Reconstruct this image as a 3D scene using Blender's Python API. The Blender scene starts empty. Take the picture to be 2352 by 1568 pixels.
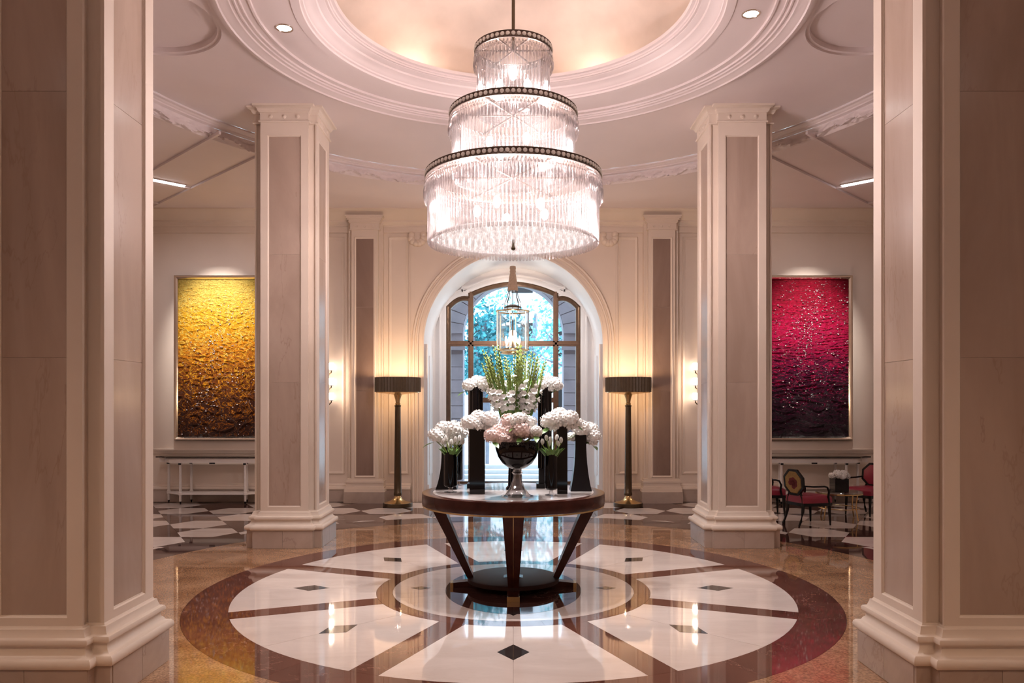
import bpy, math, random
from math import sin, cos, pi, radians as R, sqrt, atan2
from mathutils import Vector, Matrix, noise
from mathutils.geometry import tessellate_polygon

scene = bpy.context.scene
COL = scene.collection
random.seed(7)

# ------------------------------------------------------------------ camera
F = 1785.0                      # focal length in pixels of the 2352 px frame
CX, CY, CAMZ = 1179.0, 930.0, 1.75
cd = bpy.data.cameras.new('camera'); cam = bpy.data.objects.new('camera', cd); COL.objects.link(cam)
cam.location = (0, 0, CAMZ); cam.rotation_euler = (R(90), 0, 0)
cd.sensor_width = 36.0; cd.lens = F / 2352 * 36.0
cd.shift_x = -(CX - 1176) / 2352; cd.shift_y = (CY - 784) / 2352
cd.clip_start = 0.05; cd.clip_end = 200
scene.camera = cam

# ------------------------------------------------------------------ world, exposure
w = bpy.data.worlds.new('sky'); scene.world = w; w.use_nodes = True
bg = w.node_tree.nodes['Background']; bg.inputs[0].default_value = (0.62, 0.85, 1.0, 1); bg.inputs[1].default_value = 2.0
vs = scene.view_settings
vs.view_transform = 'Standard'; vs.look = 'None'; vs.gamma = 1.0; vs.exposure = 1.54; vs.use_curve_mapping = False
try:
    scene.cycles.use_denoising = True
    scene.cycles.max_bounces = 6; scene.cycles.diffuse_bounces = 3; scene.cycles.glossy_bounces = 3
    scene.cycles.use_adaptive_sampling = True; scene.cycles.adaptive_threshold = 0.1; scene.cycles.use_light_tree = True
    scene.cycles.transparent_max_bounces = 12; scene.cycles.transmission_bounces = 4
    scene.cycles.caustics_reflective = False; scene.cycles.caustics_refractive = False
    scene.cycles.sample_clamp_indirect = 6.0
except Exception:
    pass

def lamp(kind, name, loc, energy, color, radius=0.05, parent=None, target=None, angle=60, blend=0.6):
    d = bpy.data.lights.new(name, kind); d.energy = energy; d.color = color; d.shadow_soft_size = radius
    if kind == 'SPOT':
        d.spot_size = R(angle); d.spot_blend = blend
    o = bpy.data.objects.new(name, d); COL.objects.link(o); o.location = loc
    if target is not None:
        o.rotation_euler = (Vector(target) - Vector(loc)).to_track_quat('-Z', 'Y').to_euler()
    if parent is not None:
        o.parent = parent
    return o

MX, MY = 0.0, 7.43             # centre of the rotunda
ZC = 5.42                      # rotunda ceiling
ZA = 5.24                      # aisle ceiling
YW = 14.1                      # far wall
PINK = (1.0, 0.85, 0.83); WARM = (1.0, 0.66, 0.36); COOL = (0.86, 0.88, 1.0)

# added fill spots out of view in the hall ceiling (fittings built with the ceiling)
HALL_FILL = ([(-5.6, 4.0, 60), (5.6, 4.0, 18), (-5.9, 8.6, 80), (5.9, 8.6, 18), (-1.6, 0.6, 80), (1.6, 0.6, 80),
                              (-4.6, 0.6, 70), (4.6, 0.6, 70)])
for x, y, e in HALL_FILL:
    lamp('SPOT', 'ceiling_spot', (x, y, ZA - 0.03), e, PINK if y > 2 else (1.0, 0.66, 0.42), 0.08, target=(x, y, 0), angle=120, blend=0.8)

# ------------------------------------------------------------------ materials
MATS = {}
def new_mat(name):
    m = bpy.data.materials.new(name); m.use_nodes = True
    return m, m.node_tree, m.node_tree.nodes['Principled BSDF']
def setp(b, **k):
    names = dict(color='Base Color', rough='Roughness', metal='Metallic', ior='IOR', spec='Specular IOR Level', coat='Coat Weight',
                 coatr='Coat Roughness', emit='Emission Color', emits='Emission Strength', alpha='Alpha', trans='Transmission Weight',
                 sheen='Sheen Weight', sub='Subsurface Weight')
    for a, v in k.items():
        s = b.inputs[names[a]]
        s.default_value = (v[0], v[1], v[2], 1) if isinstance(v, (tuple, list)) else v
def plain(name, color, rough=0.5, var=0.04, scale=6.0, bump=0.0, **k):
    m, nt, b = new_mat(name); setp(b, color=color, rough=rough, **k)
    tc = nt.nodes.new('ShaderNodeTexCoord'); n = nt.nodes.new('ShaderNodeTexNoise'); n.inputs['Scale'].default_value = scale
    n.inputs['Detail'].default_value = 4
    nt.links.new(tc.outputs['Object'], n.inputs['Vector'])
    if var:
        cr = nt.nodes.new('ShaderNodeValToRGB')
        cr.color_ramp.elements[0].position = 0.3; cr.color_ramp.elements[1].position = 0.7
        cr.color_ramp.elements[0].color = (*[max(0, c * (1 - var)) for c in color], 1)
        cr.color_ramp.elements[1].color = (*[min(1, c * (1 + var)) for c in color], 1)
        nt.links.new(n.outputs['Fac'], cr.inputs['Fac']); nt.links.new(cr.outputs['Color'], b.inputs['Base Color'])
    if bump:
        bp = nt.nodes.new('ShaderNodeBump'); bp.inputs['Strength'].default_value = bump; bp.inputs['Distance'].default_value = 0.01
        nt.links.new(n.outputs['Fac'], bp.inputs['Height']); nt.links.new(bp.outputs['Normal'], b.inputs['Normal'])
    MATS[name] = m
    return m
def marble(name, c0, c1, vein, rough, scale=1.6, vein_w=0.02, vein_amt=0.6, grain=0.0, spec=0.5, stretch=(1, 1, 1), spread=1.0, vscale=1.3, coat=0.0):
    """clouded stone with thin veins; every object gets its own offset"""
    m, nt, b = new_mat(name); L = nt.links.new; N = nt.nodes.new
    setp(b, rough=rough, spec=spec, coat=coat, coatr=0.03, ior=1.85 if name.startswith('floor') else 1.5)
    tc = N('ShaderNodeTexCoord'); oi = N('ShaderNodeObjectInfo')
    off = N('ShaderNodeMath'); off.operation = 'MULTIPLY'; off.inputs[1].default_value = 37.0 * spread
    L(oi.outputs['Random'], off.inputs[0])
    cmb = N('ShaderNodeCombineXYZ'); L(off.outputs[0], cmb.inputs[0]); L(off.outputs[0], cmb.inputs[2])
    mp = N('ShaderNodeMapping'); mp.inputs['Scale'].default_value = stretch
    L(tc.outputs['Object'], mp.inputs['Vector']); L(cmb.outputs[0], mp.inputs['Location'])
    n1 = N('ShaderNodeTexNoise'); n1.inputs['Scale'].default_value = scale; n1.inputs['Detail'].default_value = 8; n1.inputs['Roughness'].default_value = 0.6
    n1.inputs['Distortion'].default_value = 0.6
    L(mp.outputs[0], n1.inputs['Vector'])
    cr = N('ShaderNodeValToRGB'); cr.color_ramp.elements[0].position = 0.35; cr.color_ramp.elements[1].position = 0.68
    cr.color_ramp.elements[0].color = (*c0, 1); cr.color_ramp.elements[1].color = (*c1, 1)
    L(n1.outputs['Fac'], cr.inputs['Fac'])
    n2 = N('ShaderNodeTexNoise'); n2.inputs['Scale'].default_value = vscale; n2.inputs['Detail'].default_value = 6; n2.inputs['Distortion'].default_value = 0.4
    n2.inputs['Roughness'].default_value = 0.62
    L(mp.outputs[0], n2.inputs['Vector'])
    s = N('ShaderNodeMath'); s.operation = 'SUBTRACT'; s.inputs[1].default_value = 0.5; L(n2.outputs['Fac'], s.inputs[0])
    a = N('ShaderNodeMath'); a.operation = 'ABSOLUTE'; L(s.outputs[0], a.inputs[0])
    mr = N('ShaderNodeMapRange'); mr.inputs['From Min'].default_value = 0.0; mr.inputs['From Max'].default_value = vein_w
    mr.inputs['To Min'].default_value = vein_amt; mr.inputs['To Max'].default_value = 0.0
    L(a.outputs[0], mr.inputs['Value'])
    n3 = N('ShaderNodeTexNoise'); n3.inputs['Scale'].default_value = 0.9; L(mp.outputs[0], n3.inputs['Vector'])
    mr2 = N('ShaderNodeMapRange'); mr2.inputs['From Min'].default_value = 0.45; mr2.inputs['From Max'].default_value = 0.62; L(n3.outputs['Fac'], mr2.inputs['Value'])
    mu = N('ShaderNodeMath'); mu.operation = 'MULTIPLY'; L(mr.outputs[0], mu.inputs[0]); L(mr2.outputs[0], mu.inputs[1])
    mx = N('ShaderNodeMix'); mx.data_type = 'RGBA'; L(mu.outputs[0], mx.inputs['Factor']); L(cr.outputs[0], mx.inputs['A'])
    mx.inputs['B'].default_value = (*vein, 1)
    last = mx.outputs['Result']
    if grain:
        n4 = N('ShaderNodeTexNoise'); n4.inputs['Scale'].default_value = 70; n4.inputs['Detail'].default_value = 3; L(mp.outputs[0], n4.inputs['Vector'])
        g = N('ShaderNodeMapRange'); g.inputs['From Min'].default_value = 0.35; g.inputs['From Max'].default_value = 0.65
        g.inputs['To Min'].default_value = 1 - grain; g.inputs['To Max'].default_value = 1 + grain; L(n4.outputs['Fac'], g.inputs['Value'])
        m2 = N('ShaderNodeMix'); m2.data_type = 'RGBA'; m2.blend_type = 'MULTIPLY'; m2.inputs['Factor'].default_value = 1
        L(last, m2.inputs['A']); L(g.outputs[0], m2.inputs['B']); last = m2.outputs['Result']
    L(last, b.inputs['Base Color'])
    MATS[name] = m
    return m
def emis(name, color, strength):
    m, nt, b = new_mat(name); setp(b, color=color, rough=0.4, emit=color, emits=strength); MATS[name] = m
    return m
def clear(name, tint=(1, 1, 1), gloss=0.12, rough=0.02, edge=0.5, body=None):
    """clear glass: see-through in the middle, reflecting at its edges"""
    m = bpy.data.materials.new(name); m.use_nodes = True; nt = m.node_tree; L = nt.links.new; N = nt.nodes.new
    nt.nodes.remove(nt.nodes['Principled BSDF']); out = nt.nodes['Material Output']
    t = N('ShaderNodeBsdfTransparent'); t.inputs[0].default_value = (*tint, 1)
    g = N('ShaderNodeBsdfGlossy'); g.inputs['Roughness'].default_value = rough
    lw = N('ShaderNodeLayerWeight'); lw.inputs['Blend'].default_value = edge
    mr = N('ShaderNodeMapRange'); mr.inputs['To Min'].default_value = gloss * 0.5; mr.inputs['To Max'].default_value = min(1, gloss * 4)
    L(lw.outputs['Facing'], mr.inputs['Value'])
    mix = N('ShaderNodeMixShader'); L(mr.outputs[0], mix.inputs[0]); L(t.outputs[0], mix.inputs[1]); L(g.outputs[0], mix.inputs[2])
    last = mix.outputs[0]
    if body:                      # a share of milky scattering glass
        dcol, amt = body
        d = N('ShaderNodeBsdfDiffuse'); d.inputs[0].default_value = (*dcol, 1); tl = N('ShaderNodeBsdfTranslucent'); tl.inputs[0].default_value = (*dcol, 1)
        ms = N('ShaderNodeMixShader'); ms.inputs[0].default_value = 0.5; L(d.outputs[0], ms.inputs[1]); L(tl.outputs[0], ms.inputs[2])
        m3 = N('ShaderNodeMixShader'); m3.inputs[0].default_value = amt; L(last, m3.inputs[1]); L(ms.outputs[0], m3.inputs[2]); last = m3.outputs[0]
    L(last, out.inputs['Surface']); MATS[name] = m
    return m

plain('plaster', (0.80, 0.68, 0.58), 0.55, 0.02, 3)
plain('ceiling_paint', (0.80, 0.69, 0.68), 0.6, 0.02, 1.5)
plain('dome_paint', (0.74, 0.63, 0.56), 0.55, 0.10, 2.2)
plain('wall_paint', (0.80, 0.67, 0.565), 0.5, 0.02, 2)
plain('vestibule_paint', (0.80, 0.78, 0.78), 0.5, 0.02, 2)
marble('panel_marble', (0.43, 0.315, 0.255), (0.53, 0.405, 0.335), (0.30, 0.18, 0.13), 0.19, 1.3, 0.006, 0.4, stretch=(1.8, 1.8, 0.4), spec=0.5, vscale=0.8)
marble('plinth_marble', (0.46, 0.36, 0.30), (0.56, 0.45, 0.39), (0.28, 0.18, 0.14), 0.14, 2.0, 0.012, 0.4, spec=0.5)
marble('pilaster_marble', (0.25, 0.165, 0.13), (0.34, 0.235, 0.19), (0.16, 0.10, 0.08), 0.16, 1.0, 0.012, 0.3, stretch=(2, 2, .5), spec=0.4)
marble('floor_white', (0.70, 0.60, 0.55), (0.80, 0.70, 0.65), (0.60, 0.45, 0.38), 0.035, 1.4, 0.010, 0.30, spec=0.5, stretch=(1, 3, 1))
marble('floor_dark', (0.05, 0.020, 0.017), (0.09, 0.038, 0.031), (0.62, 0.42, 0.36), 0.035, 2.2, 0.004, 0.55, spec=0.5, vscale=2.2)
marble('floor_brown', (0.10, 0.036, 0.026), (0.17, 0.066, 0.046), (0.60, 0.36, 0.28), 0.035, 2.0, 0.004, 0.55, spec=0.5, vscale=2.0)
marble('floor_gold', (0.30, 0.15, 0.075), (0.48, 0.285, 0.165), (0.22, 0.11, 0.06), 0.035, 2.2, 0.03, 0.45, grain=0.35, spec=0.5, vscale=2.4)
marble('floor_black', (0.028, 0.022, 0.022), (0.06, 0.05, 0.05), (0.2, 0.17, 0.16), 0.04, 3, 0.006, 0.3, spec=0.6)
plain('joint', (0.30, 0.22, 0.18), 0.7, 0)
plain('dark_wood', (0.050, 0.013, 0.009), 0.25, 0.25, 9, spec=0.22)
plain('dark_wood_matt', (0.030, 0.010, 0.008), 0.55, 0.2, 9, spec=0.2)
plain('table_white', (0.86, 0.80, 0.78), 0.05, 0.01, 2, spec=0.9)
plain('brass', (0.62, 0.43, 0.20), 0.24, 0.05, 8, metal=1.0)
plain('old_brass', (0.10, 0.072, 0.045), 0.30, 0.1, 8, metal=0.9)
plain('bronze', (0.13, 0.075, 0.045), 0.32, 0.15, 12, metal=0.55)
plain('band_metal', (0.12, 0.085, 0.07), 0.3, 0.1, 9, metal=0.8)
plain('silver', (0.78, 0.70, 0.62), 0.16, 0.03, 5, metal=1.0)
plain('glint_metal', (0.92, 0.82, 0.84), 0.28, 0, metal=1.0)
plain('sleeve_fabric', (0.42, 0.28, 0.20), 0.6, 0.1, 30)
plain('shade_fabric', (0.10, 0.068, 0.040), 0.55, 0.1, 30)
plain('black_glass', (0.004, 0.003, 0.004), 0.04, 0, spec=0.3)
plain('black_matt', (0.008, 0.007, 0.008), 0.30, 0, spec=0.25)
plain('black_lacquer', (0.008, 0.006, 0.006), 0.25, 0, spec=0.3)
plain('red_leather', (0.30, 0.022, 0.05), 0.30, 0.1, 9)
plain('gold_fabric', (0.36, 0.22, 0.075), 0.7, 0.15, 40)
plain('motif_red', (0.17, 0.022, 0.03), 0.7, 0.2, 30)
plain('white_paint', (0.82, 0.76, 0.72), 0.35, 0.02, 3)
marble('black_stone', (0.02, 0.014, 0.012), (0.05, 0.035, 0.03), (0.4, 0.3, 0.25), 0.1, 4, 0.01, 0.4)
plain('petal_white', (0.94, 0.92, 0.89), 0.55, 0.05, 40, sub=0.0)
plain('petal_pink', (0.88, 0.70, 0.66), 0.55, 0.10, 25)
plain('leaf', (0.12, 0.25, 0.05), 0.4, 0.3, 20)
plain('stem_green', (0.20, 0.26, 0.06), 0.45, 0.25, 20)
plain('outdoor_leaf', (0.03, 0.24, 0.28), 0.6, 0.4, 3)
plain('outdoor_leaf_pale', (0.14, 0.42, 0.46), 0.6, 0.4, 3)
plain('bark', (0.16, 0.16, 0.20), 0.8, 0.2, 6)
plain('facade', (0.62, 0.58, 0.60), 0.8, 0.06, 2)
plain('stone', (0.21, 0.18, 0.21), 0.75, 0.15, 3, bump=0.2)
plain('pavement', (0.62, 0.62, 0.63), 0.7, 0.06, 3)
emis('bulb', (1.0, 0.90, 0.80), 30.0)
emis('sconce_glass', (1.0, 0.84, 0.70), 3.0)
emis('core_light', (1.0, 0.94, 0.91), 6.0)
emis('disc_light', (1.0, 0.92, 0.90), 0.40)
emis('spot_lens', (1.0, 0.97, 0.95), 25.0)
emis('slot_light', (0.95, 0.95, 1.0), 7.0)
clear('crystal', (0.84, 0.805, 0.80), 0.13, 0.13, 0.5, body=((0.95, 0.92, 0.91), 0.010))
clear('crystal_liner', (0.92, 0.89, 0.89), 0.03, 0.15, 0.5, body=((0.96, 0.93, 0.92), 0.028))
clear('crystal_drop', (0.78, 0.75, 0.75), 0.18, 0.10, 0.5, body=((0.95, 0.92, 0.92), 0.012))
clear('crystal_icicle', (0.97, 0.96, 0.96), 0.045, 0.15, 0.5, body=((0.95, 0.92, 0.92), 0.10))
clear('pane_glass', (0.97, 0.99, 1.0), 0.06, 0.01, 0.3)
clear('clear_glass', (0.95, 0.95, 0.96), 0.20, 0.02, 0.5)

def art_material(name, stops, bumps, var, vein, stretch):
    m, nt, b = new_mat(name); L = nt.links.new; N = nt.nodes.new
    setp(b, rough=0.45, spec=0.15, coat=0.6, coatr=0.12)
    tc = N('ShaderNodeTexCoord'); sp = N('ShaderNodeSeparateXYZ'); L(tc.outputs['Generated'], sp.inputs[0])
    mp = N('ShaderNodeMapping'); mp.inputs['Scale'].default_value = stretch; L(tc.outputs['Object'], mp.inputs['Vector'])
    n = N('ShaderNodeTexNoise'); n.inputs['Scale'].default_value = 3.0; n.inputs['Detail'].default_value = 7; n.inputs['Roughness'].default_value = 0.65
    n.inputs['Distortion'].default_value = 1.2
    L(mp.outputs[0], n.inputs['Vector'])
    ma = N('ShaderNodeMath'); ma.operation = 'MULTIPLY_ADD'; ma.inputs[1].default_value = var; L(n.outputs['Fac'], ma.inputs[0]); L(sp.outputs['Z'], ma.inputs[2])
    sb = N('ShaderNodeMath'); sb.operation = 'SUBTRACT'; sb.inputs[1].default_value = var * 0.5; L(ma.outputs[0], sb.inputs[0])
    nv = N('ShaderNodeTexNoise'); nv.inputs['Scale'].default_value = 1.6; nv.inputs['Detail'].default_value = 3; nv.inputs['Distortion'].default_value = 1.6; L(mp.outputs[0], nv.inputs['Vector'])
    s1 = N('ShaderNodeMath'); s1.operation = 'SUBTRACT'; s1.inputs[1].default_value = 0.5; L(nv.outputs['Fac'], s1.inputs[0])
    s2 = N('ShaderNodeMath'); s2.operation = 'ABSOLUTE'; L(s1.outputs[0], s2.inputs[0])
    s3 = N('ShaderNodeMapRange'); s3.inputs['From Max'].default_value = 0.035; s3.inputs['To Min'].default_value = vein; s3.inputs['To Max'].default_value = 0.0; L(s2.outputs[0], s3.inputs['Value'])
    s4 = N('ShaderNodeMath'); s4.operation = 'ADD'; L(sb.outputs[0], s4.inputs[0]); L(s3.outputs[0], s4.inputs[1]); sb = s4
    cr = N('ShaderNodeValToRGB'); els = cr.color_ramp.elements
    els[0].position = stops[0][0]; els[0].color = (*stops[0][1], 1); els[1].position = stops[-1][0]; els[1].color = (*stops[-1][1], 1)
    for p, c in stops[1:-1]:
        e = els.new(p); e.color = (*c, 1)
    L(sb.outputs[0], cr.inputs['Fac']); L(cr.outputs[0], b.inputs['Base Color'])
    bp = N('ShaderNodeBump'); bp.inputs['Strength'].default_value = bumps; bp.inputs['Distance'].default_value = 0.07
    n2 = N('ShaderNodeTexNoise'); n2.inputs['Scale'].default_value = 9; n2.inputs['Detail'].default_value = 3; n2.inputs['Distortion'].default_value = 2.0
    L(mp.outputs[0], n2.inputs['Vector']); L(n2.outputs['Fac'], bp.inputs['Height']); L(bp.outputs[0], b.inputs['Normal']); L(bp.outputs[0], b.inputs['Coat Normal'])
    MATS[name] = m
art_material('amber_art', [(0.0, (0.035, 0.008, 0.003)), (0.22, (0.09, 0.020, 0.004)), (0.40, (0.30, 0.075, 0.006)), (0.54, (0.75, 0.25, 0.008)), (0.75, (0.95, 0.48, 0.02)), (1.0, (0.97, 0.70, 0.16))], 1.0, 0.45, 0.42, (4.0, 1, 4.6))
art_material('magenta_art', [(0.0, (0.012, 0.001, 0.005)), (0.28, (0.030, 0.001, 0.012)), (0.45, (0.12, 0.001, 0.035)), (0.58, (0.50, 0.003, 0.07)), (0.70, (0.70, 0.006, 0.09)), (0.82, (0.50, 0.004, 0.045)), (1.0, (0.30, 0.003, 0.02))], 1.0, 0.45, 0.30, (2.6, 1, 6.5))

# ------------------------------------------------------------------ mesh builder
class G:
    def __init__(s): s.v = []; s.f = []
    def add(s, verts, faces):
        o = len(s.v); s.v += [tuple(p) for p in verts]; s.f += [tuple(i + o for i in f) for f in faces]; return s
    def box(s, x0, x1, y0, y1, z0, z1):
        return s.add([(x0, y0, z0), (x1, y0, z0), (x1, y1, z0), (x0, y1, z0), (x0, y0, z1), (x1, y0, z1), (x1, y1, z1), (x0, y1, z1)],
                     [(3, 2, 1, 0), (4, 5, 6, 7), (0, 1, 5, 4), (1, 2, 6, 5), (2, 3, 7, 6), (3, 0, 4, 7)])
    def prism(s, poly, z0, z1):
        n = len(poly)
        return s.add([(x, y, z0) for x, y in poly] + [(x, y, z1) for x, y in poly],
                     [tuple(range(n - 1, -1, -1)), tuple(range(n, 2 * n))] + [(i, (i + 1) % n, n + (i + 1) % n, n + i) for i in range(n)])
    def prism_y(s, poly, y0, y1):          # poly in (x, z)
        n = len(poly)
        return s.add([(x, y0, z) for x, z in poly] + [(x, y1, z) for x, z in poly],
                     [tuple(range(n)), tuple(range(2 * n - 1, n - 1, -1))] + [(i, n + i, n + (i + 1) % n, (i + 1) % n) for i in range(n)])
    def loops(s, rings, closed=True, caps=False):
        n = len(rings[0]); o = [p for r in rings for p in r]; f = []
        for k in range(len(rings) - 1):
            for i in range(n if closed else n - 1):
                j = (i + 1) % n; f.append((k * n + i, k * n + j, (k + 1) * n + j, (k + 1) * n + i))
        if caps:
            f.append(tuple(range(n - 1, -1, -1))); f.append(tuple(range((len(rings) - 1) * n, len(rings) * n)))
        return s.add(o, f)
    def lathe(s, prof, n=32, cx=0, cy=0, cz=0, caps=True, flute=0, amp=0.0):
        rings = []
        for r, z in prof:
            rings.append([(cx + r * (1 + amp * cos(flute * 2 * pi * i / n)) * cos(2 * pi * i / n), cy + r * (1 + amp * cos(flute * 2 * pi * i / n)) * sin(2 * pi * i / n), cz + z) for i in range(n)])
        return s.loops(rings, True, caps)
    def tube(s, pts, rad, n=8, caps=True):
        pts = [Vector(p) for p in pts]; rings = []; up = Vector((0.13, 0.31, 0.94))
        for i, p in enumerate(pts):
            t = (pts[min(i + 1, len(pts) - 1)] - pts[max(i - 1, 0)]).normalized()
            a = t.cross(up if abs(t.dot(up.normalized())) < 0.95 else Vector((1, 0, 0))).normalized(); b = t.cross(a)
            r = rad[i] if isinstance(rad, (list, tuple)) else rad
            rings.append([p + a * r * cos(2 * pi * k / n) + b * r * sin(2 * pi * k / n) for k in range(n)])
        return s.loops(rings, True, caps)
    def sphere(s, c, r, n=12, m=8, sq=(1, 1, 1)):
        rings = []
        for j in range(m + 1):
            th = pi * j / m; rr = max(1e-4, sin(th))
            rings.append([(c[0] + r * sq[0] * rr * cos(2 * pi * i / n), c[1] + r * sq[1] * rr * sin(2 * pi * i / n), c[2] - r * sq[2] * cos(th)) for i in range(n)])
        return s.loops(rings, True, False)
    def bar(s, a, b, w, h, w2=None, h2=None):
        """tapering bar between two points, w across (horizontal), h the other way"""
        a = Vector(a); b = Vector(b); t = (b - a).normalized()
        x = t.cross(Vector((0, 0, 1)));  x = x.normalized() if x.length > 1e-3 else Vector((1, 0, 0)); y = x.cross(t)
        w2 = w if w2 is None else w2; h2 = h if h2 is None else h2
        r = []
        for p, ww, hh in ((a, w, h), (b, w2, h2)):
            r.append([p + x * ww / 2 * i + y * hh / 2 * j for i, j in ((-1, -1), (1, -1), (1, 1), (-1, 1))])
        return s.loops(r, True, True)
    def path_xz(s, pts, prof, closed=False):
        """sweep a profile [(offset to the left normal, y)] along a path in the XZ plane"""
        n = len(pts); rings = []
        for i, (x, z) in enumerate(pts):
            def d(a, b):
                l = math.hypot(b[0] - a[0], b[1] - a[1]) or 1; return ((b[0] - a[0]) / l, (b[1] - a[1]) / l)
            if closed: d0, d1 = d(pts[i - 1], pts[i]), d(pts[i], pts[(i + 1) % n])
            else:
                d1 = d(pts[i], pts[i + 1]) if i < n - 1 else d(pts[i - 1], pts[i]); d0 = d(pts[i - 1], pts[i]) if i else d1
            n0 = (-d0[1], d0[0]); n1 = (-d1[1], d1[0]); k = 1 + n0[0] * n1[0] + n0[1] * n1[1]
            k = max(k, 0.4); nx, nz = (n0[0] + n1[0]) / k, (n0[1] + n1[1]) / k
            rings.append([(x + nx * o, y, z + nz * o) for o, y in prof])
        if closed: rings.append(rings[0])
        return s.loops(rings, True, not closed)
    def flat(s, outer, holes, z, up=True, xz=None):
        """flat polygon with holes, in the XY plane at height z (or the XZ plane at y=xz)"""
        polys = [[Vector((a, b, 0)) for a, b in p] for p in [outer] + holes]
        tri = tessellate_polygon(polys); pts = [p for q in polys for p in q]
        fs = []
        for t in tri:
            a, b, c = (pts[i] for i in t); cr = (b - a).cross(c - a).z
            if abs(cr) < 1e-12: continue
            fs.append(t if (cr > 0) == up else (t[0], t[2], t[1]))
        return s.add([(p.x, p.y, z) if xz is None else (p.x, xz, p.y) for p in pts], fs)
    def mesh(s, name, angle=35):
        me = bpy.data.meshes.new(name); me.from_pydata(s.v, [], s.f); me.validate(); me.update()
        for p in me.polygons: p.use_smooth = True
        me.set_sharp_from_angle(angle=R(angle))
        return me
    def build(s, name, mat, parent=None, loc=(0, 0, 0), rot=(0, 0, 0), angle=35):
        me = s.mesh(name, angle); me.materials.append(MATS[mat] if isinstance(mat, str) else mat)
        return put(name, me, parent, loc, rot)
def put(name, me, parent=None, loc=(0, 0, 0), rot=(0, 0, 0), sc=(1, 1, 1)):
    o = bpy.data.objects.new(name, me); COL.objects.link(o); o.location = loc; o.rotation_euler = rot; o.scale = sc
    if parent is not None: o.parent = parent
    return o
def tag(o, label, cat, group=None):
    o['label'] = label; o['category'] = cat
    if group: o['group'] = group
    return o
def thing(name, label, cat, loc=(0, 0, 0), rz=0, group=None):
    o = bpy.data.objects.new(name, None); COL.objects.link(o); o.location = loc; o.rotation_euler = (0, 0, rz); o.empty_display_size = 0.1
    return tag(o, label, cat, group)
def structure(o, label=None):
    o['kind'] = 'structure'
    if label: o['label'] = label
    return o
def dup(o, parent=None, loc=None, rz=None):
    c = o.copy(); COL.objects.link(c)
    if parent is not None: c.parent = parent
    if loc is not None: c.location = loc
    if rz is not None: c.rotation_euler = (0, 0, rz)
    for ch in list(o.children): dup(ch, c)
    return c
def at(px, py, Y):
    return ((px - CX) * Y / F, Y, CAMZ - (py - CY) * Y / F)
def arc(cx, cy, r, a0, a1, n):
    return [(cx + r * cos(R(a0 + (a1 - a0) * i / n)), cy + r * sin(R(a0 + (a1 - a0) * i / n))) for i in range(n + 1)]

# ================================================================== FLOOR
fl = G().box(-8.2, 8.2, -3.0, YW + 1.5, -0.06, -0.012).build('floor', 'joint'); structure(fl, 'polished inlaid marble floor of the hall')
TOP = 0.0
def slab(poly, mat, name, top=TOP, th=0.012):
    return G().prism(poly, top - th, top).build(name, mat, fl)
gp = 0.0015
# hexagon field: flat-topped hexagons on a 0.84 m grid, touching at their points, triangles between
PITCH, SIDE, ROW = 0.84, 0.42, 0.84 * sin(R(60)); Y0 = 12.86
def shrink(poly, g):
    cx = sum(p[0] for p in poly) / len(poly); cy = sum(p[1] for p in poly) / len(poly)
    return [(x + (cx - x) / max(1e-6, math.hypot(x - cx, y - cy)) * g, y + (cy - y) / max(1e-6, math.hypot(x - cx, y - cy)) * g) for x, y in poly]
hexa = shrink([(SIDE * cos(R(60 * i)), SIDE * sin(R(60 * i))) for i in range(6)], gp)
hex_me = {m: G().prism(hexa, -0.012, 0).mesh('hexagon_tile') for m in ('floor_white', 'floor_dark')}
for m, me in hex_me.items(): me.materials.append(MATS[m])
tri_me = []
for s in (1, -1):
    t = shrink([(SIDE / sqrt(3) * cos(R(90 * s + 120 * i)), SIDE / sqrt(3) * sin(R(90 * s + 120 * i))) for i in range(3)], gp * 1.6)
    me = G().prism(t, -0.012, 0).mesh('triangle_tile'); me.materials.append(MATS['floor_dark']); tri_me.append(me)
ntri = 0
for k in range(-19, 3):
    y = Y0 + k * ROW; odd = (k % 2 == 0)
    for i in range(-10, 11):
        x = (i + 0.5) * PITCH if odd else i * PITCH
        r = math.hypot(x - MX, y - MY)
        if abs(x) > 8.0 or r < 4.45 or y > YW + 0.2 or y < -2.6: continue
        if y > YW - 0.1 and abs(x) > 1.5: continue
        # one hexagon in three is dark
        j = round((x - (1.26 if odd else 0.0)) / PITCH)
        dark = (j % 3 == 0) or (odd and round((x + 1.26) / PITCH) % 3 == 0 and False)
        put('hexagon_tile', hex_me['floor_dark' if dark else 'floor_white'], fl, (x, y, 0))
        if y > 8.0 and ntri < 296:
            for s, me in ((1, tri_me[0]), (-1, tri_me[1])):
                put('triangle_tile', me, fl, (x, y + s * (ROW / 2 + SIDE / sqrt(3) / 2), 0)); ntri += 1
for i in range(4):
    for j in range(2): slab([(-1.62 + .81 * i + gp, YW + .02 + .74 * j + gp), (-1.62 + .81 * (i + 1) - gp, YW + .02 + .74 * j + gp), (-1.62 + .81 * (i + 1) - gp, YW + .02 + .74 * (j + 1) - gp), (-1.62 + .81 * i + gp, YW + .02 + .74 * (j + 1) - gp)], 'floor_white', 'vestibule_slab', 0.001)
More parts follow.
